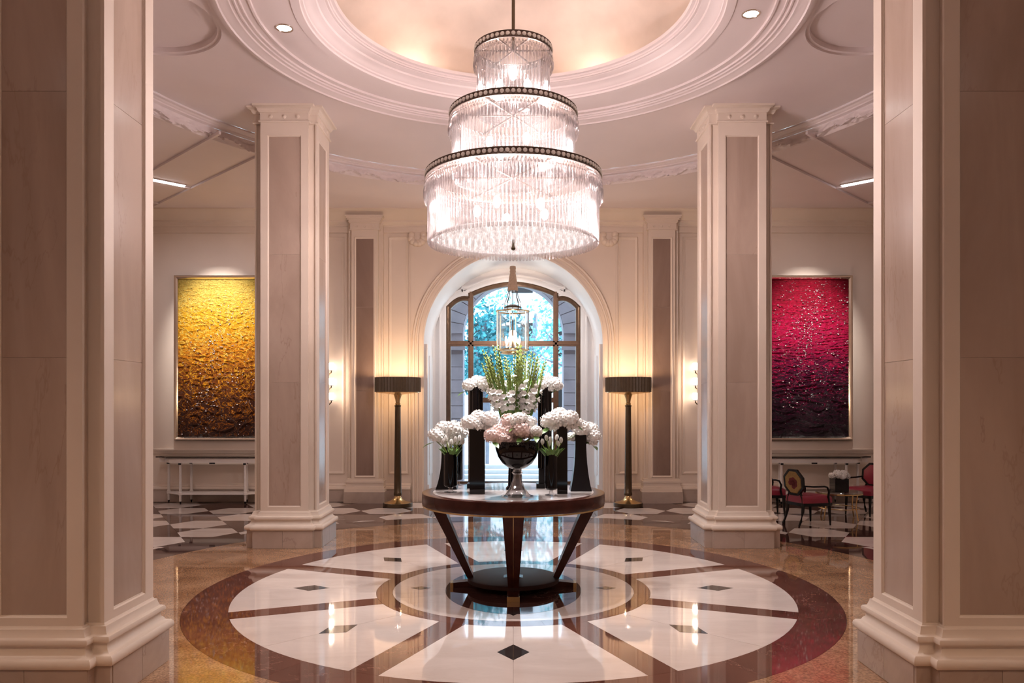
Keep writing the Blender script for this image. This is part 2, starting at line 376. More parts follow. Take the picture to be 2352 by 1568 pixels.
# rings: sector pieces lie 2 mm above the hexagon field they cut off
ZR = 0.002
def sector(r0, r1, a0, a1, mat, name, top=ZR, n=8, gap=gp):
    g0, g1 = math.degrees(gap / r0), math.degrees(gap / r1)
    poly = arc(MX, MY, r1 - gap, a0 + g1, a1 - g1, n) + arc(MX, MY, r0 + gap, a1 - g0, a0 + g0, n)
    g = G(); m = len(poly)
    # fan of quads keeps the ring pieces clean
    o = [(x, y, top) for x, y in poly] + [(x, y, top - 0.014) for x, y in poly]; h = n + 1
    f = [(h + n - i, h + n - i - 1, i + 1, i)[::-1] for i in range(n)] + [(i, m + i, m + (i + 1) % m, (i + 1) % m) for i in range(m)]
    return g.add(o, f).build(name, mat, fl)
for i in range(24): sector(4.27, 4.80, 15 * i, 15 * i + 15, 'floor_dark', 'border_slab')
for i in range(16): sector(3.60, 4.27, 22.5 * i, 22.5 * i + 22.5, 'floor_gold', 'granite_slab')
for i in range(16): sector(2.93, 3.60, 22.5 * i + 11.25, 22.5 * i + 33.75, 'floor_gold', 'granite_slab')
for i in range(16): sector(2.56, 2.93, 22.5 * i + 11.25, 22.5 * i + 33.75, 'floor_brown', 'border_slab', gap=0.0008)
for i in range(16): sector(1.14, 1.29, 22.5 * i + 11.25, 22.5 * i + 33.75, 'floor_brown', 'border_slab', gap=0.0008)
# eight white wedges, brown spokes between, a lozenge in each wedge
HW = 0.115
def spoke_r(r): return sqrt(r * r - HW * HW)
for i in range(8):
    a = R(-90 + 45 * i); c, s = cos(a), sin(a)
    # wedge half angle is 22.5 deg, sides parallel to the spokes
    r0, r1 = 1.29, 2.56
    def edge_ang(r): return 22.5 - math.degrees(math.asin(HW / r))
    for sgn in (-1, 1):
        e0, e1 = edge_ang(r0), edge_ang(r1)
        A0 = -90 + 45 * i
        outer = arc(MX, MY, r1 - gp, A0 + (0.03 if sgn > 0 else -0.03), A0 + sgn * e1, 10); inner = arc(MX, MY, r0 + gp, A0 + sgn * e0, A0 + (0.06 if sgn > 0 else -0.06), 10)
        poly = outer + inner
        if sgn < 0: poly = poly[::-1]
        g = G(); pts = [Vector((x, y, 0)) for x, y in poly]; m = len(poly)
        g.flat(poly, [], ZR); g.add([(x, y, ZR) for x, y in poly] + [(x, y, -0.012) for x, y in poly], [(k, m + k, m + (k + 1) % m, (k + 1) % m) for k in range(m)])
        g.build('wedge_slab', 'floor_white', fl)
    ac = -90 + 45 * i + 22.5
    b0, b1 = math.degrees(math.asin((HW - gp) / 1.2915)), math.degrees(math.asin((HW - gp) / 2.5585))
    poly = arc(MX, MY, 2.5585, ac - b1, ac + b1, 4) + arc(MX, MY, 1.2915, ac + b0, ac - b0, 4)
    G().prism(poly, -0.012, ZR).build('spoke_slab', 'floor_brown', fl)
    d = [(1.93 + 0.175, 0), (1.93, 0.115), (1.93 - 0.175, 0), (1.93, -0.115)]
    G().prism([(MX + u * c - v * s, MY + u * s + v * c) for u, v in d], -0.012, ZR + 0.0012).build('lozenge_inlay', 'floor_black', fl)
for i in range(8):
    sector(0.30, 1.14, 45 * i + 22.5, 45 * i + 67.5, 'floor_white', 'centre_slab', gap=0.0006)
ov = [(MX + 0.645 * cos(2 * pi * i / 64), MY + 0.93 * sin(2 * pi * i / 64)) for i in range(64)]
G().prism(ov, -0.012, ZR + 0.001).build('oval_inlay', 'floor_dark', fl)
for i in range(4):
    a = R(90 * i); c, s = cos(a), sin(a); d = [(0.98, 0), (0.885, 0.06), (0.79, 0), (0.885, -0.06)]
    G().prism([(MX + u * c - v * s, MY + u * s + v * c) for u, v in d], -0.012, ZR + 0.0022).build('lozenge_inlay', 'floor_black', fl)

# ================================================================== CEILING
def ellipse(a, b, n=96): return [(MX + a * cos(2 * pi * i / n), MY + b * sin(2 * pi * i / n)) for i in range(n)]
EA, EB = 4.70, 5.15
def circ(cx, cy, r, n=48): return [(cx + r * cos(2 * pi * i / n), cy + r * sin(2 * pi * i / n)) for i in range(n)]
g = G()
g.flat([(-8.2, -3), (8.2, -3), (8.2, YW + 0.2), (-8.2, YW + 0.2)], [ellipse(EA, EB)], ZA, up=False)
g.box(-8.2, 8.2, -3, YW + 0.2, 6.9, 6.95)
ceil = g.build('ceiling', 'ceiling_paint'); structure(ceil, 'pale painted aisle ceiling around the rotunda')
g = G().flat(ellipse(EA - 0.24, EB - 0.24), [circ(MX, MY, 2.80, 96), circ(-3.58, MY, 0.74), circ(3.58, MY, 0.74)], ZC, up=False)
g.build('rotunda_soffit', 'ceiling_paint', ceil)
for sx in (-1, 1):      # round recesses
    g = G(); cx = sx * 3.58
    g.lathe([(0.74, ZC), (0.735, ZC + 0.02), (0.70, ZC + 0.022), (0.695, ZC + 0.07), (0.001, ZC + 0.07)], 64, cx, MY, 0, caps=False)
    g.build('round_recess', 'ceiling_paint', ceil)
# frieze round the rotunda: fillet, cove, carved band
g = G(); rings = []
prof = [(-0.24, ZC), (-0.24, ZC - 0.022), (-0.20, ZC - 0.026), (-0.185, ZC - 0.04), (-0.165, ZC - 0.045), (-0.16, ZC - 0.06), (-0.14, ZC - 0.064), (-0.11, ZC - 0.07)]
for o, z in prof: rings.append([(x, y, z) for x, y in ellipse(EA + o, EB + o, 160)])
g.loops(rings); g.build('frieze_fillet', 'ceiling_paint', ceil)
g = G(); NU, NV = 1500, 16; rings = []
for j in range(NV + 1):
    v = j / NV; o = -0.11 + 0.11 * v; z = ZC - 0.07 - (ZC - 0.07 - ZA + 0.004) * v; ring = []
    for i in range(NU):
        u = i / NU * 54; fu = u % 1.0; flip = 1 if int(u) % 2 else -1
        n_ = noise.fractal(Vector((u * 5.0, v * 3.2, 3.0)), 0.7, 2.0, 4); n2 = noise.noise(Vector((u * 2.2, v * 2.0, 9.0)))
        leaf = max(0, 1 - abs((v - 0.5) - 0.22 * sin(2 * pi * fu) * flip) / 0.26)
        h = (0.030 * leaf ** 0.6 * (0.65 + 0.7 * abs(n_)) + 0.020 * max(0, n_ + 0.1) * sin(pi * v)) * (1 if 0.04 < v < 0.96 else 0) + 0.012 * n2 * sin(pi * v)
        th = 2 * pi * i / NU
        h *= 2.2
        ring.append((MX + (EA + o - h * 0.8) * cos(th), MY + (EB + o - h * 0.8) * sin(th), z - h * 0.7))
    rings.append(ring)
g.loops(rings); g.build('carved_frieze', 'ceiling_paint', ceil, angle=60)
# rings of moulding and the dome
ring1 = [(2.80, ZC), (2.80, ZC - 0.03), (2.765, ZC - 0.034), (2.76, ZC - 0.055), (2.735, ZC - 0.07), (2.70, ZC - 0.075), (2.69, ZC - 0.06), (2.66, ZC - 0.056), (2.63, ZC - 0.045), (2.60, ZC - 0.046),
         (2.595, ZC - 0.03), (2.57, ZC - 0.028), (2.565, ZC - 0.037), (2.55, ZC - 0.037), (2.545, ZC - 0.022), (2.525, ZC - 0.022), (2.52, ZC - 0.03), (2.505, ZC - 0.03), (2.50, ZC - 0.012), (2.44, ZC - 0.010), (2.435, ZC - 0.024), (2.415, ZC - 0.024), (2.41, ZC)]
g = G().lathe(ring1, 128, MX, MY, 0, caps=False); g.build('outer_ring_moulding', 'ceiling_paint', ceil)
G().lathe([(2.41, ZC), (2.07, ZC)], 128, MX, MY, 0, caps=False).build('rotunda_ring', 'ceiling_paint', ceil)
ring2 = [(2.07, ZC), (2.06, ZC - 0.012), (1.98, ZC - 0.012), (1.975, ZC + 0.008), (1.95, ZC + 0.012), (1.945, ZC + 0.028), (1.925, ZC + 0.035), (1.91, ZC + 0.05), (1.88, ZC + 0.066), (1.845, ZC + 0.078), (1.835, ZC + 0.095),
         (1.80, ZC + 0.105), (1.775, ZC + 0.115), (1.77, ZC + 0.132), (1.735, ZC + 0.138), (1.73, ZC + 0.155), (1.70, ZC + 0.16), (1.69, ZC + 0.19), (1.73, ZC + 0.195), (1.75, ZC + 0.12), (2.25, ZC + 0.12)]
G().lathe(ring2, 128, MX, MY, 0, caps=False).build('inner_ring_moulding', 'ceiling_paint', ceil)
dome = [(2.25 * cos(R(a)), ZC + 0.12 + 1.25 * sin(R(a))) for a in range(0, 88, 4)] + [(0.02, ZC + 1.37)]
G().lathe(dome, 96, MX, MY, 0, caps=False).build('dome_shell', 'dome_paint', ceil)
for i in range(6):      # lamps hidden in the cove of the dome
    a = R(60 * i + 3)
    lamp('POINT', 'cove_lamp', (MX + 1.98 * cos(a), MY + 1.98 * sin(a), ZC + 0.22), 1.7, (1.0, 0.78, 0.62), 0.05)
# downlights in the ring
for i in range(4):
    a = R(90 * i - 3.5); x, y = MX + 2.235 * cos(a), MY + 2.235 * sin(a)
    lab = ['round recessed downlight right of the chandelier', 'round recessed downlight behind the chandelier', 'round recessed downlight left of the chandelier', 'round recessed downlight in front of the chandelier'][i]
    t = thing('downlight', lab, 'ceiling light', (x, y, ZC), group='downlights in the ceiling ring')
    G().lathe([(0.088, 0.0), (0.085, -0.008), (0.072, -0.008), (0.066, 0.0)], 24, caps=False).build('trim_ring', 'silver', t)
    G().lathe([(0.066, 0.0), (0.06, -0.004), (0.001, -0.006)], 24, caps=False).build('lens', 'spot_lens', t)
    lamp('SPOT', 'ceiling_spot', (0, 0, -0.03), 28, (1, 0.93, 0.90), 0.05, parent=t, angle=95, blend=0.7)
for x, y, e in HALL_FILL:  # unseen fittings for the added fill spots
    f = G().lathe([(0.088, ZA), (0.085, ZA - 0.008), (0.072, ZA - 0.008), (0.066, ZA)], 24, x, y, caps=False).build('fill_fitting', 'silver', ceil)
    G().lathe([(0.066, ZA - 0.001), (0.06, ZA - 0.004), (0.001, ZA - 0.006)], 24, x, y, caps=False).build('lens', 'spot_lens', f)
# diagonal ribs and light slots of the aisle ceiling
for sx in (-1, 1):
    for k, (p0, p1, wd) in enumerate([((-3.75, 9.93), (-7.6, 13.78), 0.05), ((-3.42, 10.72), (-6.8, 14.1), 0.05), ((-5.16, 12.46), (-7.3, 10.32), 0.05), ((-6.1, 13.4), (-8.1, 11.4), 0.05)]):
        a = Vector((p0[0] if sx < 0 else -p0[0], p0[1], 0)); b = Vector((p1[0] if sx < 0 else -p1[0], p1[1], 0))
        t = (b - a).normalized(); nrm = Vector((-t.y, t.x, 0)) * wd * .3
        G().prism([((a + nrm).x, (a + nrm).y), ((b + nrm).x, (b + nrm).y), ((b - nrm).x, (b - nrm).y), ((a - nrm).x, (a - nrm).y)][::1 if sx > 0 else -1], ZA - 0.03, ZA + 0.01).build('ceiling_rib', 'ceiling_paint', ceil)
    t = thing('ceiling_light_slot', ('left' if sx < 0 else 'right') + ' recessed linear ceiling light in the diagonal coffer above the ' + ('amber' if sx < 0 else 'magenta') + ' artwork', 'ceiling light')
    a = Vector((5.22 * sx, 12.36, 0)); b = Vector((5.75 * sx, 11.83, 0)); tt = (b - a).normalized(); nrm = Vector((-tt.y, tt.x, 0)) * 0.075
    q = [((a + nrm).x, (a + nrm).y), ((a - nrm).x, (a - nrm).y), ((b - nrm).x, (b - nrm).y), ((b + nrm).x, (b + nrm).y)]
    if sx < 0: q = q[::-1]
    G().prism(q, ZA - 0.015, ZA).build('slot_frame', 'ceiling_paint', t)
    nr2 = nrm * 0.82; a2 = a + tt * 0.02; b2 = b - tt * 0.02
    q = [((a2 + nr2).x, (a2 + nr2).y), ((a2 - nr2).x, (a2 - nr2).y), ((b2 - nr2).x, (b2 - nr2).y), ((b2 + nr2).x, (b2 + nr2).y)]
    if sx < 0: q = q[::-1]
    G().prism(q, ZA - 0.022, ZA - 0.0151).build('light_strip', 'slot_light', t)
    lamp('SPOT', 'slot_lamp', (sx * 5.48, 12.05, ZA - 0.05), 24 if sx < 0 else 8, (0.90, 0.90, 1.0), 0.05, target=(sx * 5.8, 13.0, 0), angle=150, blend=0.8)
    lamp('SPOT', 'picture_spot', (sx * 5.285, 12.2, ZA - 0.06), 300 if sx < 0 else 240, (1, 0.93, 0.88), 0.05, target=(sx * 5.285, YW, 3.0), angle=47, blend=1.0)

# ================================================================== WALLS
def arch_pts(hw, zs, n=32, z0=0.0): return [(hw, z0)] + [(hw * cos(R(a)), zs + hw * sin(R(a))) for a in [180 * i / n for i in range(n + 1)]] + [(-hw, z0)]
AR, AZ = 1.62, 2.88
g = G(); g.flat([(-8.2, -0.06), (8.2, -0.06), (8.2, ZA + 0.05), (-8.2, ZA + 0.05)], [arch_pts(AR, AZ, z0=0.0005)], 0, up=True, xz=YW)
wall = g.build('wall_back', 'wall_paint'); structure(wall, 'cream panelled far wall with an arched opening')
for sx, nm in ((-1, 'left'), (1, 'right')):
    structure(G().box(sx * 8.2, sx * 8.35, -3.0, YW, 0, ZA).build('wall_' + nm, 'wall_paint'))
structure(G().box(-8.2, 8.2, -3.15, -3.0, 0, ZA).build('wall_front', 'wall_paint'))
# cornice along the far wall
cp = [(0.0, ZA), (-0.36, ZA), (-0.36, ZA - 0.02), (-0.34, ZA - 0.03), (-0.30, ZA - 0.035), (-0.24, ZA - 0.08), (-0.14, ZA - 0.15), (-0.10, ZA - 0.165), (-0.10, ZA - 0.19), (-0.08, ZA - 0.20), (-0.05, ZA - 0.235), (-0.04, ZA - 0.24),
      (-0.04, ZA - 0.26), (-0.025, ZA - 0.265), (-0.025, ZA - 0.345), (-0.045, ZA - 0.35), (-0.045, ZA - 0.37), (0.0, ZA - 0.375)]
g = G(); g.loops([[(x, YW + y, z) for y, z in cp] for x in (-8.2, 8.2)], True, True)
g.build('cornice', 'wall_paint', wall)
# arch casing
ap = [(AR, 0.0)] + [(AR * cos(R(a)), AZ + AR * sin(R(a))) for a in [180 * i / 40 for i in range(41)]] + [(-AR, 0.0)]
cas = [(0.0, YW), (0.0, YW - 0.05), (-0.03, YW - 0.055), (-0.035, YW - 0.04), (-0.09, YW - 0.04), (-0.10, YW - 0.065), (-0.125, YW - 0.07), (-0.135, YW - 0.05), (-0.16, YW - 0.045), (-0.165, YW - 0.07), (-0.195, YW - 0.075), (-0.215, YW - 0.05), (-0.22, YW)]
G().path_xz(ap, cas).build('arch_casing', 'wall_paint', wall)
def panel_frame(g, x0, x1, z0, z1, wd=0.05, y=YW, pr=0.03):
    pts = [(x0, z0), (x1, z0), (x1, z1), (x0, z1)]
    g.path_xz(pts, [(0, y), (0, y - pr * .5), (wd * .3, y - pr), (wd * .6, y - pr * .7), (wd, y - pr * .4), (wd, y)], closed=True)
for sx in (-1, 1):
    for x0, x1, z0, z1 in ((1.90, 2.26, 0.50, 4.80), (3.06, 3.62, 0.50, 4.80)):
        g = G(); panel_frame(g, *sorted((sx * x0, sx * x1)), z0, z1); g.build('panel_moulding', 'wall_paint', wall)
    # raised field behind the picture, dado rail
    g = G().box(*sorted((sx * 4.45, sx * 6.12)), YW - 0.05, YW, 0.92, 4.25); g.build('picture_backing', 'wall_paint', wall)
    G().loops([[(x, YW + y, z) for y, z in [(0, 0.86), (-0.03, 0.87), (-0.045, 0.90), (-0.05, 0.925), (-0.06, 0.935), (-0.06, 0.955), (0, 0.965)]] for x in sorted((sx * 3.75, sx * 8.2))], True, True).build('dado_rail', 'wall_paint', wall)
    # shell ornament over the arch haunch
    cx, cz = sx * 1.735, 4.79; sh = put('shell_ornament', G().lathe([(0.17, 0), (0.165, -0.02), (0.13, -0.03), (0.001, -0.045)], 24, caps=False).mesh('shell_ornament'), wall, (cx, YW, cz), (R(-90), 0, 0))
    sh.data.materials.append(MATS['wall_paint'])
    for k in range(8):
        a = R(-20 + 31 * k)
        G().sphere((cos(a) * 0.115, sin(a) * 0.115, -0.035), 0.066, 10, 6, (1, 1, 1.1)).build('shell_lobe', 'wall_paint', sh)
    # spandrel lines
    pts = [(sx * 1.93, 4.55), (sx * 1.93, 3.05)]
    G().box(*sorted((sx * 1.86, sx * 1.885)), YW - 0.02, YW, 0.5, 4.60).build('panel_moulding', 'wall_paint', wall)
# baseboard, broken by the arch and the pilasters
for sx in (-1, 1):
    for x0, x1 in ((1.86, 2.31), (3.0, 8.2)):
        a, b = sorted((sx * x0, sx * x1))
        o = G().box(a, b, YW - 0.05, YW, 0, 0.22).build('baseboard_back', 'plinth_marble'); structure(o)
        G().loops([[(x, YW + y, z) for y, z in [(0, 0.22), (-0.06, 0.22), (-0.07, 0.24), (-0.06, 0.27), (-0.035, 0.28), (-0.03, 0.31), (0, 0.33)]] for x in (a, b)], True, True).build('base_moulding', 'wall_paint', o)

# ------------------------------------------------------------------ notched square columns
A = 0.385; HF, HS = 0.293, 0.315      # half depth of the shaft; half width of the front and side faces
def notched(o):
    p = []
    for qx, qy in ((1, 1), (-1, 1), (-1, -1), (1, -1)):
        c = [(A + o, HS + o), (HF + o, HS + o), (HF + o, A + o)]
        if qx * qy < 0: c = c[::-1]
        p += [(x * qx, y * qy) for x, y in c]
    return p
PROF_BASE = [(0.075, 0.222), (0.09, 0.224), (0.098, 0.235), (0.10, 0.25), (0.096, 0.268), (0.085, 0.28), (0.062, 0.285), (0.055, 0.292), (0.042, 0.305), (0.036, 0.325), (0.038, 0.342), (0.05, 0.348), (0.058, 0.356), (0.06, 0.37), (0.054, 0.384),
             (0.04, 0.39), (0.032, 0.392), (0.028, 0.40), (0.020, 0.425), (0.018, 0.437), (0.006, 0.440), (0.0, 0.452)]
PROF_CAP = [(0.0, 5.215), (0.018, 5.218), (0.022, 5.232), (0.004, 5.238), (0.004, 5.335), (0.016, 5.338), (0.022, 5.350), (0.03, 5.356), (0.034, 5.375), (0.055, 5.392), (0.078, 5.40), (0.082, 5.42)]
JOINTS = [0.50, 2.03, 3.60, 5.06]
def column(label, loc):
    t = thing('pillar', label, 'pillar', (loc[0], loc[1], 0), group='pillars around the rotunda')
    pl = G().loops([[(x, y, z) for x, y in notched(0.075)] for z in (0.0025, 0.222)], True, True).build('plinth', 'plinth_marble', t)
    for k in range(4):                 # two stone blocks on each plinth face
        for s in (-1, 1):
            g = G().box(*sorted((0.0015 * s, 0.364 * s)), -(A + 0.079), -(A + 0.0755), 0.004, 0.219); b = g.build('plinth_block', 'plinth_marble', t, rot=(0, 0, k * pi / 2))
    G().loops([[(x, y, z) for x, y in notched(o)] for o, z in PROF_BASE], True, True).build('base_moulding', 'plaster', t)
    core = G().loops([[(x, y, z) for x, y in notched(-0.022)] for z in (0.44, 5.24)], True, True); core.build('shaft', 'plaster', t)
    for k in range(4):
        rz = k * pi / 2; g = G(); hw = HF if k % 2 == 0 else HS; d0, d1 = -(A - 0.022), -A
        for x0, x1, z0, z1 in ((-hw, -0.205, 0.445, 5.225), (0.205, hw, 0.445, 5.225), (-0.205, 0.205, 0.445, JOINTS[0]), (-0.205, 0.205, JOINTS[-1], 5.225)):
            g.box(x0, x1, d1, d0, z0, z1)
        fr = g.build('face_frame', 'plaster', t, rot=(0, 0, rz))
        g = G(); pts = [(-0.205, JOINTS[0]), (0.205, JOINTS[0]), (0.205, JOINTS[-1]), (-0.205, JOINTS[-1])]
        g.path_xz(pts, [(0, d0), (0, d1 + 0.001), (0.005, d1 + 0.005), (0.007, d1 + 0.011), (0.012, d1 + 0.012), (0.015, d0 - 0.003), (0.015, d0)], closed=True); g.build('bead', 'plaster', fr)
        for i in range(3):
            G().box(-0.19, 0.19, d0 - 0.006, d0, JOINTS[i] + (0.015 if i == 0 else 0.001), JOINTS[i + 1] - (0.015 if i == 2 else 0.001)).build('marble_slab', 'panel_marble', t, rot=(0, 0, rz))
    cap = G().loops([[(x, y, z) for x, y in notched(o)] for o, z in PROF_CAP], True, True).build('capital', 'plaster', t)
    ros = G().lathe([(0.026, 0), (0.024, 0.008), (0.016, 0.010), (0.012, 0.016), (0.001, 0.02)], 16, caps=False).mesh('rosette'); ros.materials.append(MATS['plaster'])
    for k in range(4):
        for dx in (-0.165, 0, 0.165):
            p = Matrix.Rotation(k * pi / 2, 3, 'Z') @ Vector((dx, -(A + 0.004), 5.287)); put('rosette', ros, cap, p, (R(90), 0, k * pi / 2))
    return t
PX, PYN, PYF = 2.825, 4.95, 9.92
base = column('tall cream and pink marble pillar at the left edge, nearest the camera', (-PX, PYN))
for x, y, l in ((PX, PYN, 'tall cream and pink marble pillar at the right edge, nearest the camera'), (-PX + .015, PYF, 'whole cream pillar in front of the amber artwork'), (PX - .015, PYF, 'whole cream pillar beside the red upholstered chairs')):
    c = dup(base, None, (x, y, 0)); c['label'] = l

# pilasters on the far wall
for sx in (-1, 1):
    p = G().box(-0.31, 0.31, -0.12, 0, 0.30, ZA - 0.10).box(-0.24, 0.24, -0.20, -0.12, 0.30, ZA - 0.10).build('pilaster', 'wall_paint', wall, loc=(sx * 2.655, YW, 0))
    G().box(-0.365, 0.365, -0.28, 0, 0, 0.20).build('pilaster_plinth', 'plinth_marble', p)
    g = G()
    for o, z0, z1 in ((0.05, 0.20, 0.255), (0.035, 0.255, 0.29), (0.02, 0.29, 0.36), (0.03, 0.36, 0.395), (0.012, 0.395, 0.43)): g.box(-0.31 - o, 0.31 + o, -0.20 - o, 0, z0, z1)
    g.build('pilaster_base', 'wall_paint', p)
    g = G()
    for o, z0, z1 in ((0.015, 4.88, 4.90), (0.0, 4.90, 5.0), (0.012, 5.0, 5.015), (0.025, 5.015, 5.05), (0.045, 5.05, 5.08), (0.065, 5.08, 5.105), (0.08, 5.105, 5.13)): g.box(-0.26 - o, 0.26 + o, -0.215 - o, 0, z0, z1)
    cp_ = g.build('pilaster_capital', 'wall_paint', p)
    for dx in (-0.14, 0, 0.14): G().lathe([(0.022, 0), (0.02, 0.008), (0.001, 0.014)], 12, caps=False).build('rosette', 'wall_paint', cp_, loc=(dx, -0.215, 4.95), rot=(R(90), 0, 0))
    for z0, z1 in ((0.49, 2.0), (2.002, 3.5), (3.502, 4.72)):
        G().box(-0.155, 0.155, -0.206, -0.19, z0, z1).build('marble_slab', 'pilaster_marble', p)
    g = G(); panel_frame(g, -0.19, 0.19, 0.455, 4.755, 0.035, -0.20, 0.018); g.build('panel_moulding', 'wall_paint', p)
    g = G(); g.box(-0.305, -0.285, -0.135, -0.12, 0.45, 4.85).box(0.285, 0.305, -0.135, -0.12, 0.45, 4.85); g.build('panel_moulding', 'wall_paint', p)

# ================================================================== VESTIBULE AND WINDOW
YV = 15.6
g = G(); jm = arch_pts(AR, AZ, 40)
g.loops([[(x, YW, z) for x, z in jm], [(x, YV, z) for x, z in jm]], closed=False)
ves = g.build('wall_vestibule', 'vestibule_paint'); structure(ves, 'white arched vestibule lining')
for sx in (-1, 1):
    for y0 in (14.25, 14.95):
        G().box(*sorted((sx * (AR - 0.02), sx * AR)), y0, y0 + 0.5, 0.4, 2.7).build('wall_panel', 'vestibule_paint', ves)
    G().box(*sorted((sx * (AR - 0.09), sx * AR)), 14.12, 14.22, 0, 0.30).build('jamb_block', 'vestibule_paint', ves)
    G().box(*sorted((sx * (AR - 0.06), sx * AR)), 14.13, 14.21, 0.30, 2.86).build('jamb_strip', 'vestibule_paint', ves)
# window outline (x, z): two rounded side lights and a taller segmental middle
def smooth_arc(p0, p1, bulge, n=8):
    (x0, z0), (x1, z1) = p0, p1; out = []
    for i in range(n + 1):
        t = i / n; out.append((x0 + (x1 - x0) * t, z0 + (z1 - z0) * t + bulge * 4 * t * (1 - t)))
    return out
half = [(1.346, 0.12), (1.346, 3.73)] + smooth_arc((1.32, 3.75), (0.92, 3.93), 0.065, 7) + [(0.905, 3.935), (0.905, 4.0)] + smooth_arc((0.88, 4.0), (0.0, 4.225), 0.05, 9)
outl = half + [(-x, z) for x, z in half[:-1][::-1]]
g = G(); g.flat(arch_pts(AR, AZ, 40), [[(x, z) for x, z in outl]], 0, up=True, xz=YV)
wv = g.build('wall_window', 'vestibule_paint'); structure(wv, 'white wall around the tall window')
def offs(o): return [(o, YV), (o, YV - 0.045)]
G().path_xz(outl, [(-0.0, YV), (0.0, YV - 0.035), (-0.03, YV - 0.045), (-0.10, YV - 0.03), (-0.105, YV - 0.04), (-0.135, YV - 0.04), (-0.14, YV)]).build('window_architrave', 'vestibule_paint', wv)
win = G().path_xz(outl, [(0, YV + 0.06), (0, YV - 0.02), (0.025, YV - 0.035), (0.05, YV - 0.012), (0.085, YV - 0.02), (0.095, YV), (0.095, YV + 0.06)]).build('window_1', 'bronze'); structure(win, 'bronze framed tall window with an arched head')
for x0, x1, z0, z1, nm in ((-0.905, -0.80, 0.12, 4.02, 'mullion'), (0.80, 0.905, 0.12, 4.02, 'mullion'), (-1.346, 1.346, 2.93, 3.035, 'transom'), (-1.346, 1.346, 0.02, 0.22, 'bottom_rail'), (-0.80, 0.80, 1.80, 1.90, 'mid_rail')):
    G().box(x0, x1, YV - 0.02, YV + 0.06, z0, z1).box(x0 + 0.03, x1 - 0.03, YV - 0.04, YV - 0.02, z0 + (0.0 if z1 - z0 > 1 else 0.03), z1 - (0.0 if z1 - z0 > 1 else 0.03)).build(nm, 'bronze', win)
side_top = [(1.26, 3.035), (1.26, 3.68)] + [(x, z - 0.09) for x, z in smooth_arc((1.23, 3.75), (0.92, 3.92), 0.06, 7)] + [(0.905, 3.83), (0.905, 3.035)]
mid_top = [(0.80, 3.035), (0.80, 3.94)] + [(x, z - 0.09) for x, z in smooth_arc((0.78, 4.02), (-0.78, 4.02), 0.20, 12)] + [(-0.80, 3.94), (-0.80, 3.035)]
for poly in (side_top, [(-x, z) for x, z in side_top[::-1]], mid_top, [(0.905, 0.22), (1.26, 0.22), (1.26, 2.93), (0.905, 2.93)], [(-1.26, 0.22), (-0.905, 0.22), (-0.905, 2.93), (-1.26, 2.93)],
             [(-0.80, 0.22), (0.80, 0.22), (0.80, 1.80), (-0.80, 1.80)], [(-0.80, 1.90), (0.80, 1.90), (0.80, 2.93), (-0.80, 2.93)]):
    G().prism_y(poly, YV + 0.02, YV + 0.03).build('pane', 'pane_glass', win)
lamp('SPOT', 'vestibule_lamp', (0.0, 14.95, 4.40), 32, (1, 0.95, 0.97), 0.06, target=(0, 15.3, 0), angle=150, blend=0.8)

# ================================================================== OUTDOORS
gr = G().box(-30, 30, YW + 1.6, 60, -0.35, -0.30).build('ground', 'pavement'); structure(gr, 'bright pavement outside the window')
# portico arch of dressed stone blocks
pw = G().flat([(-4, -0.3), (4, -0.3), (4, 6), (-4, 6)], [arch_pts(1.13, 3.35, 28, -0.295)], 0, up=True, xz=17.45)
pa = arch_pts(1.13, 3.35, 28, -0.3); pw.loops([[(x, 17.45, z) for x, z in pa], [(x, 18.0, z) for x, z in pa]], closed=False)
pw = pw.build('stone_portico', 'stone'); tag(pw, 'grey stone portico arch outside the window', 'portico')
for sx in (-1, 1):
    for k in range(11):
        z0 = -0.29 + 0.29 * k
        for x0, x1 in ((1.14, 1.60 if k % 2 else 1.95), (1.61 if k % 2 else 1.96, 2.6)):
            G().box(*sorted((sx * x0, sx * (x1 - 0.012))), 17.415, 17.45, z0, z0 + 0.278).build('stone_block', 'stone', pw)
    G().box(*sorted((sx * 1.08, sx * 1.75)), 17.36, 17.45, 2.98, 3.12).build('impost', 'stone', pw)
for k in range(17):
    a0, a1 = 180 * k / 17 + 0.35, 180 * (k + 1) / 17 - 0.35
    poly = [(1.14 * cos(R(a)), 3.35 + 1.14 * sin(R(a))) for a in (a0, (a0 + a1) / 2, a1)] + [(1.5 * cos(R(a)), 3.35 + 1.5 * sin(R(a))) for a in (a1, (a0 + a1) / 2, a0)]
    G().prism_y(poly[::-1], 17.41, 17.45).build('stone_block', 'stone', pw)
